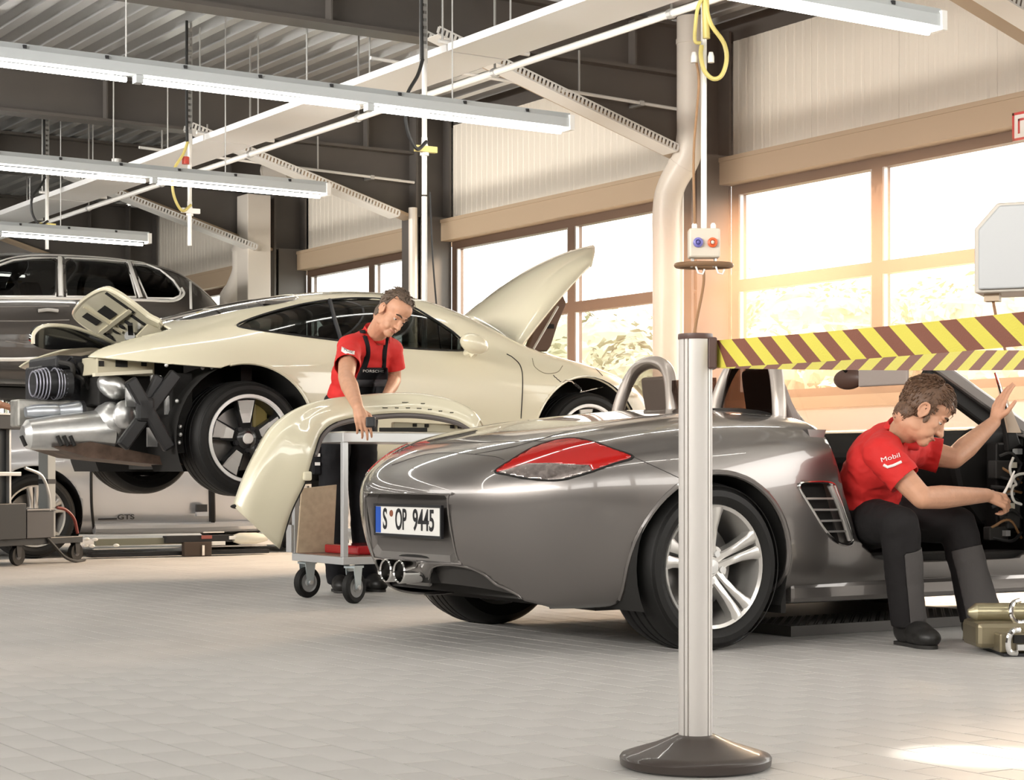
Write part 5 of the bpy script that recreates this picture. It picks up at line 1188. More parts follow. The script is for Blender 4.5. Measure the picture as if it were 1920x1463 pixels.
for x, y, w in ((722, 765, 10), (744, 765, 7), (765, 765, 8), (786, 766, 9), (806, 768, 8), (826, 771, 7), (847, 774, 7), (760, 755, 13), (793, 757, 8)):
    c = atd(x, y, 9.93 if x < 800 else 10.02)-BO; 
    hb = BVHTree.FromPolygons([tuple(p) for r in rows for p in r], [(i*15+j, i*15+j+1, (i+1)*15+j+1, (i+1)*15+j) for i in range(len(rows)-1) for j in range(14)]).ray_cast(CAM0-BO, ray(x, y).normalized())
    if hb[0] is not None: obj('pencil_mark', MB().cbox(hb[0]-ray(x, y).normalized()*.004, (w*.0030, .004, .006)), mat('mark_grey', (.10, .095, .07), rough=.8), BUM, smooth=0)
fr0, fr1 = atd(735, 800, 10.16)-BO, atd(880, 806, 10.28)-BO
obj('inner_beam', MB().bar(fr0, fr1, .06, .05), m_crin, BUM, smooth=0, bevel=.008)
for x in (778, 800, 848, 862): obj('beam_hole', MB().cbox(fr0+(fr1-fr0)*((x-735)/145)+Vector((-.02, -.03, .012)), (.018, .018, .018)), m_gap, BUM, smooth=0)
obj('foam_slot', MB().bar(atd(712, 806, 10.0)-BO, atd(800, 806, 10.1)-BO, .02, .022), m_gap, BUM, smooth=0)
obj('sanding_block', MB().cbox(atd(695, 792, 9.60), (.05, .03, .055), rz=-.6), m_black, smooth=0, bevel=.008, label='small black sanding block in the standing mechanic’s hand on the bumper', cat='tool')
# black tool cart on the left
KX, KY = 4.41, 13.40; kr = math.radians(31)
t = CART = thing('tool_cart', 'black tool cart with grey post and hose on two visible castors, left edge', 'cart', (KX, KY, 0), kr)
def kb(nm, a, b, m, bev=.004): return obj(nm, MB().box(a, b), m, t, smooth=0, bevel=bev)
m_teal = mat('cart_black', (.022, .026, .030), rough=.4); m_cg = mat('cart_grey', (.075, .075, .08), rough=.45)
kb('base_frame', (-.45, 0, .15), (.72, .50, .20), m_teal); kb('front_bin', (-.45, -.03, .20), (.04, .5, .46), m_teal); kb('side_bin', (.06, -.02, .20), (.36, .45, .40), m_cg); kb('bin_rim', (.05, -.03, .40), (.37, .46, .415), mat('rim_grey', (.16, .16, .17), rough=.4))
kb('tower', (-.42, .08, .46), (-.02, .44, 1.0), m_teal); kb('handle_bar', (-.45, -.02, .66), (.0, .02, .69), m_galv); kb('top_tray', (-.5, -.02, 1.0), (.02, .5, 1.10), m_black); kb('tray_rim', (-.5, -.03, 1.10), (.03, .51, 1.115), m_galv)
for x in (-.36, -.30, -.05): kb('tower_rail', (x, .05, .46), (x+.02, .08, 1.0), m_galv, 0)
kb('grey_post', (.385, .06, .20), (.475, .15, .98), mat('post_grey', (.40, .42, .42), rough=.45)); kb('post_band', (.383, .058, .60), (.477, .152, .635), m_black, 0)
for x in (0.02, .68):
    c = Vector((x, .04, .075)); fk = MB()
    for sg in (-1, 1): fk.prism([(-.02, -.01), (.02, -.01), (.03, .08), (-.03, .08)], .004, c+Vector((0, sg*.022, 0)), (1, 0, 0), (0, 0, 1))
    cs = obj('castor', fk, m_black, t, smooth=0); obj('castor_tyre', MB().lathe([(.03, -.016), (.068, -.018), (.075, 0), (.068, .018), (.03, .016)], tuple(c), 'Y', 28), m_tyre, cs); obj('castor_hub', MB().lathe([(0, -.019), (.03, -.017), (.03, .017), (0, .019)], tuple(c), 'Y', 20), m_cg, cs)
obj('hose', MB().tube(catmull([(.30, .0, .20), (.36, -.03, .13), (.46, -.04, .05), (.60, -.03, .012), (.80, .05, .012)], 6), .012, 8), m_cable, t)
obj('red_hose', MB().tube(catmull([(.48, .05, .42), (.56, .03, .40), (.64, .02, .33), (.68, .02, .22)], 6), .012, 8), mat('hose_red', (.25, .05, .04), rough=.5), t)
obj('grey_hose', MB().tube(catmull([(.06, .0, .72), (.22, -.02, .66), (.30, -.02, .52), (.31, -.02, .40)], 6), .012, 8), m_galv, t)
# tread-plate platform under the roadster and the lift foot at the right edge
pt = MB(); pt.box((5.22, 5.90, 0.001), (6.55, 7.05, .045)); 
PL = obj('lift_platform', pt, mat('tread_plate', (.10, .095, .09), rough=.42, metal=.8), smooth=0, label='dark tread-plate lift platform on the floor under the grey roadster', cat='lift')
for i in range(60):
    pass
tp = MB()
for i in range(51):
    for j in range(16): tp.cbox((5.24+i*.0255, 5.915+j*.0255, .0455), (.020, .005, .0025), rz=.8 if (i+j) % 2 else -.8)
obj('tread', tp, mat('tread_plate'), PL, smooth=0)['kind'] = 'stuff'
FO = onZ(1882, 1232, 0); t = thing('vehicle_lift', 'olive metal lift arm end with a cylinder and chrome handles, right edge of floor', 'lift', tuple(FO))
E3 = Matrix((er, ef, Vector((0, 0, 1)))).transposed()
def fb_(nm, a, b, m, bev=.008): c = [(p+q)/2 for p, q in zip(a, b)]; s = [abs(q-p) for p, q in zip(a, b)]; return obj(nm, MB().cbox(E3 @ Vector(c), s, M=E3), m, t, smooth=0, bevel=bev)
m_ol2 = mat('lift_olive', (.27, .23, .15), rough=.35, metal=.6)
fb_('arm', (-.01, .02, .012), (.5, .30, .085), m_ol2); fb_('arm_upper', (-.075, .10, .02), (.45, .34, .12), m_ol2, .02); fb_('foot_pad', (0, .0, 0), (.5, .32, .012), m_black, .002)
obj('cylinder', MB().tube([E3 @ Vector((-.08, .22, .15)), E3 @ Vector((-.05, .22, .15)), E3 @ Vector((.4, .22, .15))], [.012, .036, .036], 16), mat('cylinder_brass', (.45, .40, .26), rough=.3, metal=.7), t)
obj('handle', MB().tube(catmull([E3 @ Vector(p) for p in ((.06, .01, .10), (.03, -.005, .095), (.015, -.005, .06), (.02, -.005, .02), (.05, .0, .015))], 5), .011, 8), m_chrome, t)
obj('slot', MB().cbox(E3 @ Vector((.14, .015, .065)), (.2, .02, .03), M=E3), m_gap, t, smooth=0); obj('inner_bar', MB().cbox(E3 @ Vector((.15, .005, .035)), (.2, .02, .022), M=E3), m_galv, t, smooth=0)
obj('handle', MB().tube(catmull([E3 @ Vector(p) for p in ((.10, .15, .20), (.07, .13, .19), (.06, .12, .15), (.08, .12, .12), (.12, .12, .12))], 5), .010, 8), m_chrome, t)
# ================================================================== PEOPLE
from mathutils import noise as NZ
m_skin = mat('skin', (.56, .30, .19), rough=.5, spec=.4, noise=.07, nscale=30, bump=.06, bscale=160)
m_lip = mat('lips', (.42, .17, .12), rough=.5); m_eye = mat('eye_white', (.6, .55, .5), rough=.2); m_iris = mat('iris', (.03, .02, .015), rough=.2)
m_shirt = mat('red_shirt', (.60, .020, .018), rough=.75, sheen=.0, noise=.06, nscale=8, bump=.12, bscale=34)
m_trou = mat('work_trousers', (.017, .0155, .016), rough=.8, spec=.2, bump=.12, bscale=60); m_pad = mat('knee_pad_grey', (.070, .064, .062), rough=.85, bump=.15, bscale=90)
m_bib = mat('bib_black', (.011, .011, .013), rough=.75, spec=.25, bump=.1, bscale=60); m_shoe = mat('shoe_black', (.018, .017, .016), rough=.45); m_sole = mat('sole', (.03, .028, .026), rough=.7)
m_wprint = mat('white_print', (.80, .78, .75), rough=.6)
def remesh(mb, vox, it=3, fac=.5):
    me = mesh('r', mb.V, mb.F); fixn(me); o = bpy.data.objects.new('r', me); COL.objects.link(o)
    m = o.modifiers.new('r', 'REMESH'); m.mode = 'VOXEL'; m.voxel_size = vox; m.use_smooth_shade = True
    s = o.modifiers.new('s', 'SMOOTH'); s.factor = fac; s.iterations = it
    dg = bpy.context.evaluated_depsgraph_get(); out = bpy.data.meshes.new_from_object(o.evaluated_get(dg)); bpy.data.objects.remove(o); bpy.data.meshes.remove(me)
    n = len(out.vertices); co = np.zeros(n*3); out.vertices.foreach_get('co', co); F = [tuple(p.vertices) for p in out.polygons]; bpy.data.meshes.remove(out)
    return (co.reshape(-1, 3), F)
def wrinkle(VF, amp, sc, st=(1, 1, 1), seed=0.):
    me = mesh('t', *VF); N = np.zeros(len(me.vertices)*3); me.vertices.foreach_get('normal', N); bpy.data.meshes.remove(me); N = N.reshape(-1, 3); V = np.array(VF[0])
    for i, v in enumerate(V):
        h = NZ.noise(Vector((v[0]*st[0]+seed, v[1]*st[1], v[2]*st[2]))*sc); h2 = 1-abs(NZ.noise(Vector((v[0]*st[0], v[1]*st[1]+seed, v[2]*st[2]))*sc*1.7))*2
        V[i] += N[i]*(amp*(h*.8+h2*.6))
    return (V, VF[1])
class Fr:
    """local frame: f forward, r to the person's right, u up"""
    def __init__(s, o, f, u): s.o = Vector(o); s.f = Vector(f).normalized(); u = Vector(u); s.r = s.f.cross(u).normalized(); s.u = s.r.cross(s.f).normalized()
    def __call__(s, f, r, u): return s.o+s.f*f+s.r*r+s.u*u
    def M(s): return Matrix((s.f, s.r, s.u)).transposed()
def head_mb(mb, H):
    M = H.M(); E = lambda c, r: mb.ell(H(*c), r, M, 20, 14)
    E((-.012, 0, .035), (.098, .076, .088)); E((.030, 0, -.030), (.060, .062, .088)); E((.030, 0, -.078), (.052, .052, .040)); E((.066, 0, -.100), (.026, .030, .023))
    E((.078, 0, .016), (.018, .050, .013)); E((.045, 0, .05), (.05, .062, .05)); E((-.05, 0, -.05), (.05, .055, .06))
    mb.cap(H(.084, 0, .006), H(.110, 0, -.040), .008, .0125, 10, 4)
    for s in (-1, 1):
        E((.097, s*.011, -.043), (.011, .008, .008)); E((.056, s*.043, -.026), (.020, .014, .022)); E((.0, s*.050, -.066), (.030, .010, .028))
        E((-.010, s*.076, -.014), (.017, .007, .030))
        er_ = [H(-.010+.020*math.cos(a), s*(.083+.003*math.sin(a)), -.008+.030*math.sin(a)) for a in [-.9+.5*k for k in range(10)]]
        for p_, q_ in zip(er_[:-1], er_[1:]): mb.cap(p_, q_, .0048, .0048, 8, 3)
        mb.cap(er_[0], H(-.004, s*.078, -.040), .005, .0065, 8, 3); E((.010, s*.079, -.014), (.006, .006, .012)); E((.050, s*.035, -.062), (.030, .020, .028))
    E((.084, 0, -.068), (.014, .026, .007)); E((.083, 0, -.079), (.013, .023, .008)); E((.075, 0, -.090), (.012, .03, .012))
def face_parts(H, par):
    for s in (-1, 1):
        e = obj('eye', MB().ell(H(.0715, s*.032, -.004), (.0118, .0118, .0118)), m_eye, par, world=True, smooth=180)
        obj('iris', MB().ell(H(.0812, s*.032, -.0075), (.0035, .0050, .0050), H.M()), m_iris, e, world=True, smooth=180)
        lid = MB().ell(H(.0722, s*.032, -.0005), (.0122, .0140, .0088), H.M()); obj('eyelid', lid, m_skin, e, world=True, smooth=180)
        obj('eyebrow', MB().tube(catmull([H(.096, s*.014, .018), H(.093, s*.032, .024), H(.078, s*.052, .018)], 4), [.003]+[.0042]*7+[.002], 6), mat('brow_brown', (.06, .035, .022), rough=.8), par, world=True)
    obj('lips', MB().tube(catmull([H(.084, -.024, -.0745), H(.0985, -.008, -.0715), H(.0985, .008, -.0715), H(.084, .024, -.0745)], 5), [.002]+[.0042]*14+[.002], 8), m_lip, par, world=True)
def hand_mb(mb, Wp, D, N, side, curl=(.5, .5, .5, .5), thumb=.4, sc=1., spread=.05):
    """Wp wrist, D hand direction, N out of the palm, side +1: thumb towards D x N"""
    D = Vector(D).normalized(); N = Vector(N); N = (N-D*N.dot(D)).normalized(); T = D.cross(N)*side
    W0 = Vector(Wp); L = ((.043, .026, .021), (.047, .030, .022), (.044, .028, .021), (.034, .021, .019)); kx = (.090, .094, .088, .078); kt = (.030, .0095, -.011, -.030)
    for k in range(4):
        K = W0+D*kx[k]*sc+T*kt[k]*sc-N*.002; mb.cap(W0+D*.012*sc+T*kt[k]*.55*sc, K, .0145*sc, .0115*sc, 10, 3)
        d = (D+T*spread*(1.5-k)).normalized(); n = N; p = K; c = curl[k]
        for q, l in enumerate(L[k]):
            a = c*(.75, 1.0, .7)[q]; d2 = (d*math.cos(a)+n*math.sin(a)).normalized(); n = (n*math.cos(a)-d*math.sin(a)).normalized(); d = d2
            e = p+d*l*sc; mb.cap(p, e, (.0092, .0082, .0074)[q]*sc, (.0082, .0074, .0062)[q]*sc, 10, 3); p = e
    b = W0+D*.022*sc+T*.022*sc+N*.004; d = (D*.62+T*.70+N*thumb*.8).normalized(); p1 = b+d*.042*sc; d2 = (D*.85+T*.35+N*thumb).normalized(); p2 = p1+d2*.032*sc; d3 = (D*.9+T*.05+N*(thumb+.2)).normalized(); p3 = p2+d3*.026*sc
    mb.cap(W0+D*.01*sc, p1, .016*sc, .0125*sc, 10, 3); mb.cap(p1, p2, .0115*sc, .0098*sc, 10, 3); mb.cap(p2, p3, .0098*sc, .0078*sc, 10, 3)
    mb.cap(W0-D*.01, W0+D*.05*sc, .023*sc, .024*sc, 12, 3)
def shoe(parent, A, toe, L=.27):
    """A: ankle point; toe: horizontal direction"""
    A = Vector(A); t = Vector(toe); t.z = 0; t.normalized(); t.normalize(); F = Fr((A.x, A.y, 0), t, (0, 0, 1)); M = F.M(); mb = MB()
    mb.ell(F(.0, 0, .06), (.085, .045, .062), M); mb.ell(F(.085, 0, .052), (.090, .050, .052), M); mb.ell(F(.135, 0, .042), (.070, .053, .042), M); mb.cap(F(-.02, 0, .06), F(-.01, 0, .11), .042, .045)
    VF = remesh(mb, .007, 3); V = VF[0]; V[:, 2] = np.maximum(V[:, 2], .012)
    s = obj('shoe', VF, m_shoe, parent, world=True, smooth=180)
    ol = [F(x*.90+.008, y*.84, 0) for x, y in catmull([(-.085, 0), (-.07, .038), (.0, .04), (.08, .045), (.14, .05), (.19, .03), (.205, 0), (.19, -.03), (.14, -.05), (.08, -.045), (.0, -.04), (-.07, -.038)], 3, True)]
    obj('sole', MB().loft([[p+Vector((0, 0, z)) for p in ol] for z in (.0, .014)], caps=True, closed_u=True), m_sole, s, world=True)
    for k in range(3): obj('lace', MB().tube([F(.05+.022*k, -.024, .089-.008*k), F(.055+.022*k, 0, .098-.009*k), F(.05+.022*k, .024, .089-.008*k)], .0035, 6), mat('lace_grey', (.42, .40, .36), rough=.7), s, world=True)
    return s
def person(name, label, J, H, hands, base, cfg):
    P = thing(name, label, 'person', base); v = Vector
    shR, shL, elR, elL, wrR, wrL = [v(J[k]) for k in ('shR', 'shL', 'elR', 'elL', 'wrR', 'wrL')]
    hipR, hipL, knR, knL, anR, anL = [v(J[k]) for k in ('hipR', 'hipL', 'knR', 'knL', 'anR', 'anL')]
    nb, pel = v(J['neck']), v(J['pelvis']); rgt = (shR-shL).normalized(); up = (nb-pel).normalized(); T = Fr(pel, up.cross(rgt)*1.0, up)
    if T.r.dot(rgt) < 0: T = Fr(pel, -T.f, up)
    Lt = (nb-pel).length; M = T.M(); bow = cfg.get('bow', 0.)
    def sp(t): return pel+(nb-pel)*t-T.f*bow*math.sin(PI*t)
    # ---- body
    def torso(mb, g):
        for t, w, dp, h in ((0.0, .165, .115, .12), (.22, .15, .112, .12), (.45, .155, .118, .13), (.66, .170, .122, .13), (.82, .165, .105, .10)):
            mb.ell(sp(t), (dp+g, w+g, h+g*.5), M, 24, 14)
        mid = sp(.90); mb.cap(mid, shR-up*.0, .075+g, .062+g, 16, 5); mb.cap(mid, shL, .075+g, .062+g, 16, 5)
        mb.cap(sp(.86)+T.r*.09-T.f*.01, nb+(v(H.o)-nb)*.12, .065+g, .05+g, 14, 4); mb.cap(sp(.86)-T.r*.09-T.f*.01, nb+(v(H.o)-nb)*.12, .065+g, .05+g, 14, 4)
    b = MB(); torso(b, -.014); head_mb(b, H)
    b.cap(sp(.93), H(-.020, 0, -.07), .062, .056, 16, 5); b.cap(nb, H(.0, 0, -.075), .056, .052, 16, 5)
    for a, e, w in ((shR, elR, wrR), (shL, elL, wrL)):
        b.cap(a, a+(e-a)*.5, .054, .052, 16, 5); b.cap(a+(e-a)*.5, e, .052, .044, 16, 5); m_ = e+(w-e)*.30; b.cap(e, m_, .044, .048, 16, 4); b.cap(m_, w, .048, .029, 16, 4)
    for a, k, f in ((hipR, knR, anR), (hipL, knL, anL)): b.cap(a, k, .07, .048, 14, 4); b.cap(k, f, .045, .035, 14, 4); b.cap(f, f-v((0, 0, .03)), .036, .03, 12, 3)
    for args in hands: hand_mb(b, *args[0], **args[1])
    VF = remesh(b, .0042, 4, .45)
    body = obj('body', VF, cfg.get('skin', m_skin), P, world=True, smooth=180)
    face_parts(H, P)
    # ---- shirt
    s = MB(); torso(s, .008)
    cuffs = []
    for a, e in ((shR, elR), (shL, elL)):
        q = a+(e-a)*cfg.get('sleeve', .66); s.cap(a, q+(e-a).normalized()*.05, .066, .073, 18, 5); cuffs.append((q, (e-a).normalized()))
    SV = remesh(s, .0075, 4); SV = wrinkle(SV, cfg.get('wr', .0045), 9, cfg.get('wst', (1, 1, 1.6)), cfg.get('seed', 0))
    for q, d in cuffs:
        q_, d_ = np.array(q), np.array(d); SV = clip(SV, lambda V: np.maximum(-((V-q_)@d_), np.linalg.norm(V-q_, axis=1)-.17))[1]
    nk = H(-.01, 0, -.085); nd = (v(H.o)-nb).normalized(); q_, d_ = np.array(nb+nd*.045), np.array((nd+up).normalized()); SV = clip(SV, lambda V: np.maximum(-((V-q_)@d_), np.linalg.norm(V-q_, axis=1)-.12))[1]
    shirt = obj('shirt', SV, m_shirt, P, world=True, smooth=180, solid=.004, offset=-1)
    ca = (nd+up*.6).normalized(); cf = Fr(nb+nd*.026, T.f, ca); ring = []
    col = MB(); R = []
    for hgt, rr_ in ((-.012, .070), (.012, .069), (.034, .071), (.038, .075), (.010, .084), (-.008, .086)):
        R.append([cf(math.cos(a)*rr_*1.02, math.sin(a)*rr_*.96, hgt-(.016*max(0, math.cos(a))**2)) for a in [2*PI*k/40+.16 for k in range(38)]])
    col.loft(R); obj('collar', col, m_shirt, shirt, world=True, smooth=60, solid=.003)
    # ---- trousers
    t = MB(); g = cfg.get('leg', .02)
    t.ell(sp(-.02), (.125+.012, .175+.01, .13), M, 24, 14); t.ell(sp(.10), (.118+.010, .160+.012, .08), M, 24, 14)
    for a, k, f, fl in ((hipR, knR, anR, cfg.get('flare', (.062, .062))[0]), (hipL, knL, anL, cfg.get('flare', (.062, .062))[1])):
        t.cap(a, a+(k-a)*.5, .098, .088, 18, 5); t.cap(a+(k-a)*.5, k, .088, .076, 18, 5); t.cap(k, k+(f-k)*.5, .078, .073, 18, 5); t.cap(k+(f-k)*.5, f+(f-k).normalized()*.02, .073, fl, 18, 5)
    TV = remesh(t, .0085, 4); TV = wrinkle(TV, .005, 8, (1, 1, 1.3), 3.)
    for k, f in ((knR, anR), (knL, anL)):
        d = (f-k).normalized(); q_, d_ = np.array(f+d*.025), np.array(d); TV = clip(TV, lambda V: np.maximum(-((V-q_)@d_), np.linalg.norm(V-q_, axis=1)-.16))[1]
    if cfg.get('waist') is not None:
        q_, d_ = np.array(sp(cfg['waist'])), np.array(up); TV = clip(TV, lambda V: np.maximum(-((V-q_)@d_), np.linalg.norm(V-q_, axis=1)-.30))[1]
    pads = None
    for k, f, dirn in cfg.get('pads', []):
        k_, ax = np.array(k), np.array((v(f)-v(k))); La = np.linalg.norm(ax); ax = ax/La; dn = np.array(dirn)
        def fn(V):
            w = V-k_; h = w@ax; rad = w-np.outer(h, ax); rn = np.linalg.norm(rad, axis=1); c = (rad@dn)/np.maximum(rn, 1e-6)
            return np.maximum(np.maximum(.30-c, rn-.14)*.1, np.maximum(.10-h, h-La*1.1))
        A, TV = clip(TV, fn); pads = (pads or [])+[A]
    tr = obj('trousers', TV, cfg.get('trou', m_trou), P, world=True, smooth=180, solid=.004)
    for A in pads or []: obj('knee_pad', offset(A, .003), m_pad, tr, world=True, smooth=180, solid=.004)
    for f, tv in ((anR, cfg['toeR']), (anL, cfg['toeL'])): shoe(P, f, tv)
    return P, T, shirt, tr, sp, SV
def hair(P, H, fn, m, amp, tufts, seed, ext=1.0):
    """scalp cap where fn(f, r, u) < 0, plus short locks"""
    mb = MB().ell((-.012, 0, .037), (.106*ext, .084*ext, .097*ext), nu=72, nv=46); V = np.array(mb.V); N = V-np.array((-.012, 0, .037)); N /= np.linalg.norm(N, axis=1)[:, None]
    for i, p in enumerate(V): V[i] = p+N[i]*amp*(NZ.noise(Vector(p)*38+Vector((seed, 0, 0)))*.7+.4*NZ.noise(Vector(p)*90))
    A, _ = clip((V, mb.F), lambda X: fn(X[:, 0], X[:, 1], X[:, 2]))
    m2 = MB().ell((-.046, 0, -.038), (.058, .061, .064), nu=48, nv=32); V2 = np.array(m2.V); V2 += np.array([[amp*.5*NZ.noise(Vector(p)*60)]*3 for p in V2])
    B, _ = clip((V2, m2.F), lambda X: np.maximum(X[:, 0]+.018+np.maximum(0, -.02-X[:, 2])*.5, -.088-X[:, 2])); A = join(A, B); inn = A[0]
    A = (np.array([tuple(H(*p)) for p in A[0]]), A[1]); ho = obj('hair', A, m, P, world=True, smooth=180, solid=.012)
    R = random.Random(seed); tf = MB(); c0 = Vector((-.012, 0, .037)); k = 0
    idx = list(range(len(inn)))
    while k < tufts:
        p = Vector(inn[R.choice(idx)]); n = (p-c0).normalized(); fl = Vector((.5+R.uniform(-.2, .4), R.uniform(-.5, .5), -.35+R.uniform(-.3, .5)))
        if p.x < .0: fl = Vector((-.25, R.uniform(-.4, .4), -.8))
        fl = (fl-n*fl.dot(n)).normalized(); L = R.uniform(.018, .036) if p.z > .06 else R.uniform(.010, .018)
        a = p-n*.002; b = p+n*L*.28+fl*L*.5; c = p+n*L*(.30 if p.z > .08 else .05)+fl*L; w = R.uniform(.0018, .0034); tf.tube([tuple(H(*a)), tuple(H(*b)), tuple(H(*c))], [w, w*.9, w*.15], 4, caps=False); k += 1
    lk = obj('locks', tf, m, ho, world=True, smooth=60, fix=False); lk['kind'] = 'stuff'
    return ho
eR, eF, eZ = Vector((rt[0], rt[1], 0)), Vector((fw[0], fw[1], 0)), Vector((0, 0, 1))
# ---------------------------------------------------------------- seated mechanic in the door opening
H2 = Fr(atd(1733, 771, 7.46), eR*.80-eF*.10-eZ*.60, eR*.55+eZ*.85)
wr, wl = atd(1850, 929, 7.60), atd(1864, 792, 8.02)
J = dict(neck=atd(1688, 822, 7.58), pelvis=atd(1630, 968, 7.78), shR=atd(1650, 850, 7.40), shL=atd(1722, 846, 7.80), elR=atd(1729, 934, 7.32), elL=atd(1788, 860, 7.78), wrR=wr, wrL=wl,
         hipR=atd(1632, 978, 7.68), hipL=atd(1668, 972, 7.86), knR=atd(1686, 985, 7.36), knL=atd(1795, 985, 7.66), anR=atd(1702, 1158, 7.42), anL=atd(1836, 1148, 7.62))
hands = [((wr, eR*.90-eZ*.30+eF*.25, eF*.55-eZ*.5+eR*.2, 1), dict(curl=(.75, .95, 1.05, 1.1), thumb=.55)),
         ((wl, eR*.30+eZ*.85+eF*.15, eR*.8+eF*.35-eZ*.25, -1), dict(curl=(.15, .18, .2, .25), thumb=.15))]
SEA, T2, sh2, tr2, sp2, SV2 = person('mechanic', 'mechanic in red polo shirt sitting in the door opening of the grey roadster', J, H2, hands, (J['anR'].x, J['anR'].y, 0),
    dict(bow=.05, sleeve=.60, wr=.006, wst=(1.2, 1.2, 2.0), seed=4., flare=(.069, .084), toeR=-eF*.85+eR*.30, toeL=-eF*.6+eR*.5,
         pads=[(J['knR'], J['anR'], tuple((eR*.9-eF*.35).normalized())), (J['knL'], J['anL'], tuple((eR*.35-eF*.9).normalized()))]))
m_hair2 = mat('brown_hair', (.115, .062, .036), rough=.55, noise=.35, nscale=120)
hair(SEA, H2, lambda f, r, u: np.maximum(np.maximum((.058-u)*np.where(f > .025, 1, -1)-np.where(f > .025, 0, 9), -.100-u+np.where(f < -.045, 0, .050)+np.maximum(0, f+.0)*1.3), -1)*1., m_hair2, .007, 1300, 11, 1.02)
obj('sideburn', MB().ell(H2(.020, .069, -.030), (.010, .005, .020), H2.M()), m_hair2, SEA, world=True)
def decal(name, VF, pxs, m, parent, base_out=.004):
    pass
bv = BVHTree.FromPolygons([tuple(p) for p in SV2[0]], SV2[1])
def onshirt(bv, px, py, out=.005):
    h = bv.ray_cast(CAM0, ray(px, py).normalized()); return (h[0]-ray(px, py).normalized()*out) if h[0] is not None else None
def print_on(bv, s, x0, y0, x1, y1, hpx, parent, d, out=.005):
    """lettering laid on the cloth from (x0,y0) to (x1,y1)"""
    cu = bpy.data.curves.new('lettering', 'FONT'); cu.body = s; cu.size = 1.; t = bpy.data.objects.new('lettering', cu); COL.objects.link(t)
    dg = bpy.context.evaluated_depsgraph_get(); me = bpy.data.meshes.new_from_object(t.evaluated_get(dg)); bpy.data.objects.remove(t)
    w = max(q.co.x for q in me.vertices); e = Vector((x1-x0, y1-y0)); L = e.length; n = Vector((e.y, -e.x))/L
    V = []
    for q in me.vertices:
        p = Vector((x0, y0))+e*(q.co.x/w)+n*(q.co.y*hpx*1.35); h = onshirt(bv, p.x, p.y, out); V.append(h if h is not None else atd(p.x, p.y, d))
    F = [tuple(p.vertices) for p in me.polygons]; bpy.data.meshes.remove(me)
    return obj('lettering', (np.array([tuple(q) for q in V]), F), m_wprint, parent, world=True, smooth=0, fix=False)
print_on(bv, 'Mobil', 1652, 867, 1688, 857, 9, sh2, 7.4)
st_ = [onshirt(bv, *q) for q in ((1657, 872), (1664, 876), (1675, 873), (1690, 866))]
if all(q is not None for q in st_): obj('print_stripe', MB().tube(st_, .006, 6), m_wprint, sh2, world=True)
# screwdriver in the near hand
obj('screwdriver', MB().tube([atd(1874, 942, 7.62), atd(1888, 915, 7.66), atd(1902, 884, 7.72)], [.008, .005, .004], 8), m_wire, label='thin white tool held in the near hand of the seated mechanic', cat='tool')
# ---------------------------------------------------------------- standing mechanic behind the parts trolley
H1 = Fr(atd(737, 586, 10.34), eR*.50-eF*.58-eZ*.55, eR*.42+eZ*.90)
wr, wl = atd(671, 764, 9.66), atd(716, 748, 10.42)
J = dict(neck=atd(703, 632, 10.52), pelvis=atd(652, 775, 10.66), shR=atd(655, 652, 10.36), shL=atd(733, 657, 10.66), elR=atd(649, 708, 10.04), elL=atd(738, 712, 10.72), wrR=wr, wrL=wl,
         hipR=atd(628, 782, 10.60), hipL=atd(676, 782, 10.74), knR=atd(624, 945, 10.62), knL=atd(680, 945, 10.74), anR=atd(634, 1082, 10.76), anL=atd(688, 1084, 10.86))
hands = [((wr, eR*.30-eZ*.90-eF*.30, -eR*.15+eF*.75-eZ*.35, 1), dict(curl=(.45, .50, .55, .6), thumb=.5, sc=1.0)),
         ((wl, -eR*.6-eZ*.6-eF*.3, eF*.6-eR*.4, -1), dict(curl=(.5, .5, .5, .5), thumb=.3))]
STA, T1, sh1, tr1, sp1, SV1 = person('mechanic', 'mechanic in red polo shirt and black bib overalls standing behind the parts trolley', J, H1, hands, (J['anR'].x, J['anR'].y, 0),
    dict(bow=.03, sleeve=.62, wr=.004, seed=9., trou=m_bib, toeR=-eF*.8+eR*.2, toeL=-eF*.75+eR*.5, flare=(.066, .066)))
m_hair1 = mat('greying_hair', (.12, .085, .062), rough=.6, noise=.4, nscale=130)
hair(STA, H1, lambda f, r, u: np.maximum(np.maximum((.098-u)*np.where(f > .0, 1, -1)-np.where(f > .0, 0, 9), -.065-u+np.where(f < -.05, 0, .055)+np.maximum(0, f+.01)*1.4), -1), m_hair1, .002, 380, 5, .985)
bv1 = BVHTree.FromPolygons([tuple(p) for p in SV1[0]], SV1[1])
# bib, straps and pocket
g = []
for y, xl, xr in ((690, 676, 726), (700, 672, 727), (712, 668, 726), (725, 664, 722), (738, 660, 716), (752, 656, 708), (764, 650, 700)):
    g.append([onshirt(bv1, xl+(xr-xl)*k/8, y, .010) or atd(xl+(xr-xl)*k/8, y, 10.36) for k in range(9)])
bib = obj('bib', MB().loft(g), m_bib, STA, world=True, smooth=180, solid=.008, offset=0)
def strap(pts, w): 
    P = [onshirt(bv1, q[0], q[1], .008) for q in catmull(pts, 6)]; P = [p for p in P if p is not None]; R = []
    if len(P) < 2: return
    for i, p in enumerate(P): R.append([p-eR*w/2, p+eR*w/2])
    obj('strap', MB().loft(R), m_bib, STA, world=True, smooth=180, solid=.006, offset=0)
strap([(672, 608), (680, 622), (686, 640), (689, 655), (688, 672), (682, 692)], .032); strap([(724, 634), (722, 645), (720, 660), (719, 675), (718, 692)], .034)
obj('pocket_flap', MB().loft([[p-ray(700, 700)*.012*.1 for p in r] for r in g[2:4]]), mat('pocket_grey', (.05, .048, .052), rough=.8), bib, world=True, smooth=180, solid=.006)
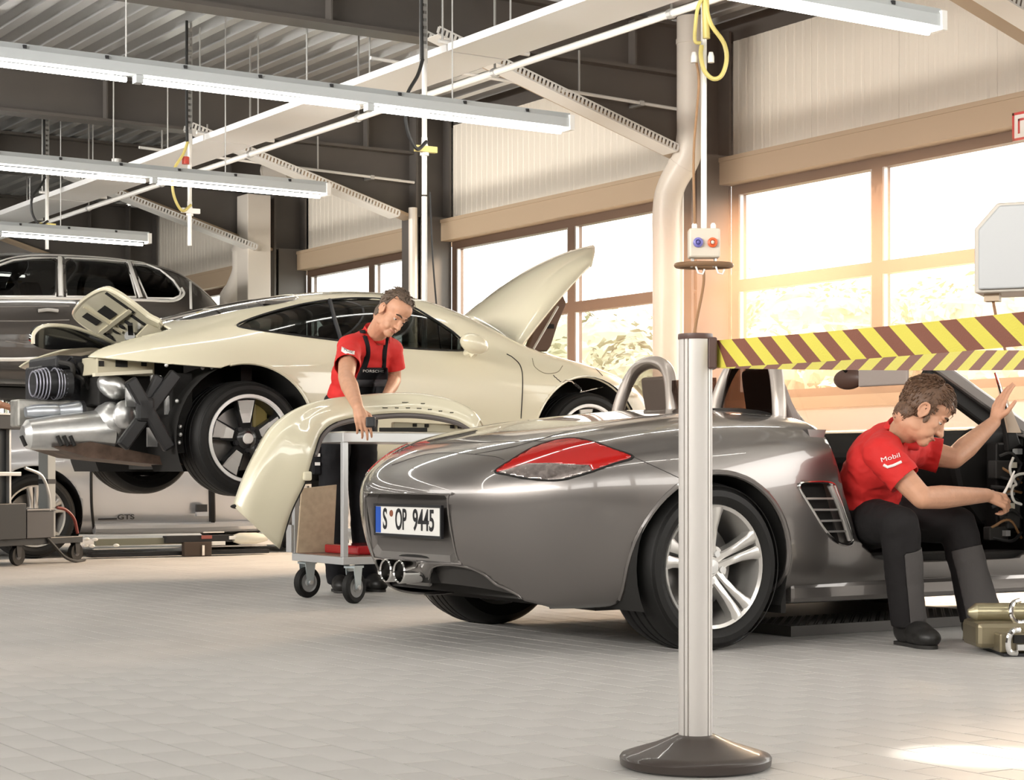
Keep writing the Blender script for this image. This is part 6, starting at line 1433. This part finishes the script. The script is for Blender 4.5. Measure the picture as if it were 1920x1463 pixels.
bvb = BVHTree.FromPolygons([tuple(p) for r in g for p in r], [(i*9+j, i*9+j+1, (i+1)*9+j+1, (i+1)*9+j) for i in range(6) for j in range(8)])
print_on(bvb, 'PORSCHE', 680, 698, 720, 699, 5, bib, 10.35, .014)
g2 = []
for j in range(4):
    r = []
    for i in range(7):
        u, v = i/6, j/3; x = 641+24*u-1*v; y = 650+9*u+9*v+2*math.sin(PI*u); r.append(onshirt(bv1, x, y, .004))
    g2.append(r)
if all(p is not None for r in g2 for p in r): obj('sleeve_label', MB().loft(g2), m_wprint, sh1, world=True, smooth=180, solid=.002, fix=False)
_lt = print_on(bv1, 'Mobil', 644, 657, 661, 663, 5, sh1, 10.3, .009); _lt.data.materials[0] = m_bib
obj('side_pocket', MB().cbox(J['hipR']+(J['knR']-J['hipR'])*.5-eR*.095-eF*.02, (.05, .10, .16), rz=-.4), m_bib, tr1, world=True, smooth=0, bevel=.01)
for k in (-.02, .03): obj('pocket_tag', MB().cbox(J['hipR']+(J['knR']-J['hipR'])*.5-eR*.085-eF*.075+eZ*k, (.03, .006, .018), rz=-.55), m_wprint, tr1, world=True, smooth=0)
# ---------------------------------------------------------------- third mechanic, only a hand reaches into the picture on the left
H3 = Fr(atd(-92, 628, 12.95), eR*.8-eZ*.35+eF*.15, eZ+eR*.3)
wr, wl = atd(0, 759, 13.16), atd(-40, 800, 13.20)
J = dict(neck=atd(-106, 666, 12.97), pelvis=atd(-120, 816, 13.0), shR=atd(-104, 684, 12.78), shL=atd(-110, 684, 13.16), elR=atd(-66, 752, 12.85), elL=atd(-96, 758, 13.24), wrR=wr, wrL=wl,
         hipR=atd(-120, 826, 12.90), hipL=atd(-120, 826, 13.10), knR=atd(-114, 940, 12.90), knL=atd(-116, 940, 13.10), anR=atd(-118, 1046, 12.90), anL=atd(-120, 1044, 13.12))
TH3, *_ = person('mechanic', 'person of whom only a hand shows, resting on the black tool cart', J, H3,
    [((wr, eR*.95-eZ*.22, -eZ*.9-eR*.2, 1), dict(curl=(.3, .32, .35, .4), thumb=.3)), ((wl, eR*.7-eZ*.6, eF, -1), dict())], (J['anR'].x, J['anR'].y, 0),
    dict(bow=.02, sleeve=.62, toeR=eR, toeL=eR, trou=m_bib))
hair(TH3, H3, lambda f, r, u: np.maximum(np.maximum((.075-u)*np.where(f > .01, 1, -1)-np.where(f > .01, 0, 9), -.09-u+np.where(f < -.045, 0, .050)+np.maximum(0, f)*1.3), -1), m_hair2, .004, 300, 21, 1.0)
# posts that take the free ends of the two belts, beyond the right edge
for P_, lb in ((atd(2080, 600, 3.32)+er*.04, 'second barrier post beyond the right edge, holding the upper belt'), (atd(2100, 674, 5.45)+er*.04, 'third barrier post beyond the right edge, holding the lower belt')):
    q = thing('barrier_post', lb, 'barrier', (P_.x, P_.y, 0))
    for ch in list(POST.children):
        if not ch.name.startswith('belt'): c = ch.copy(); COL.objects.link(c); c.parent = q
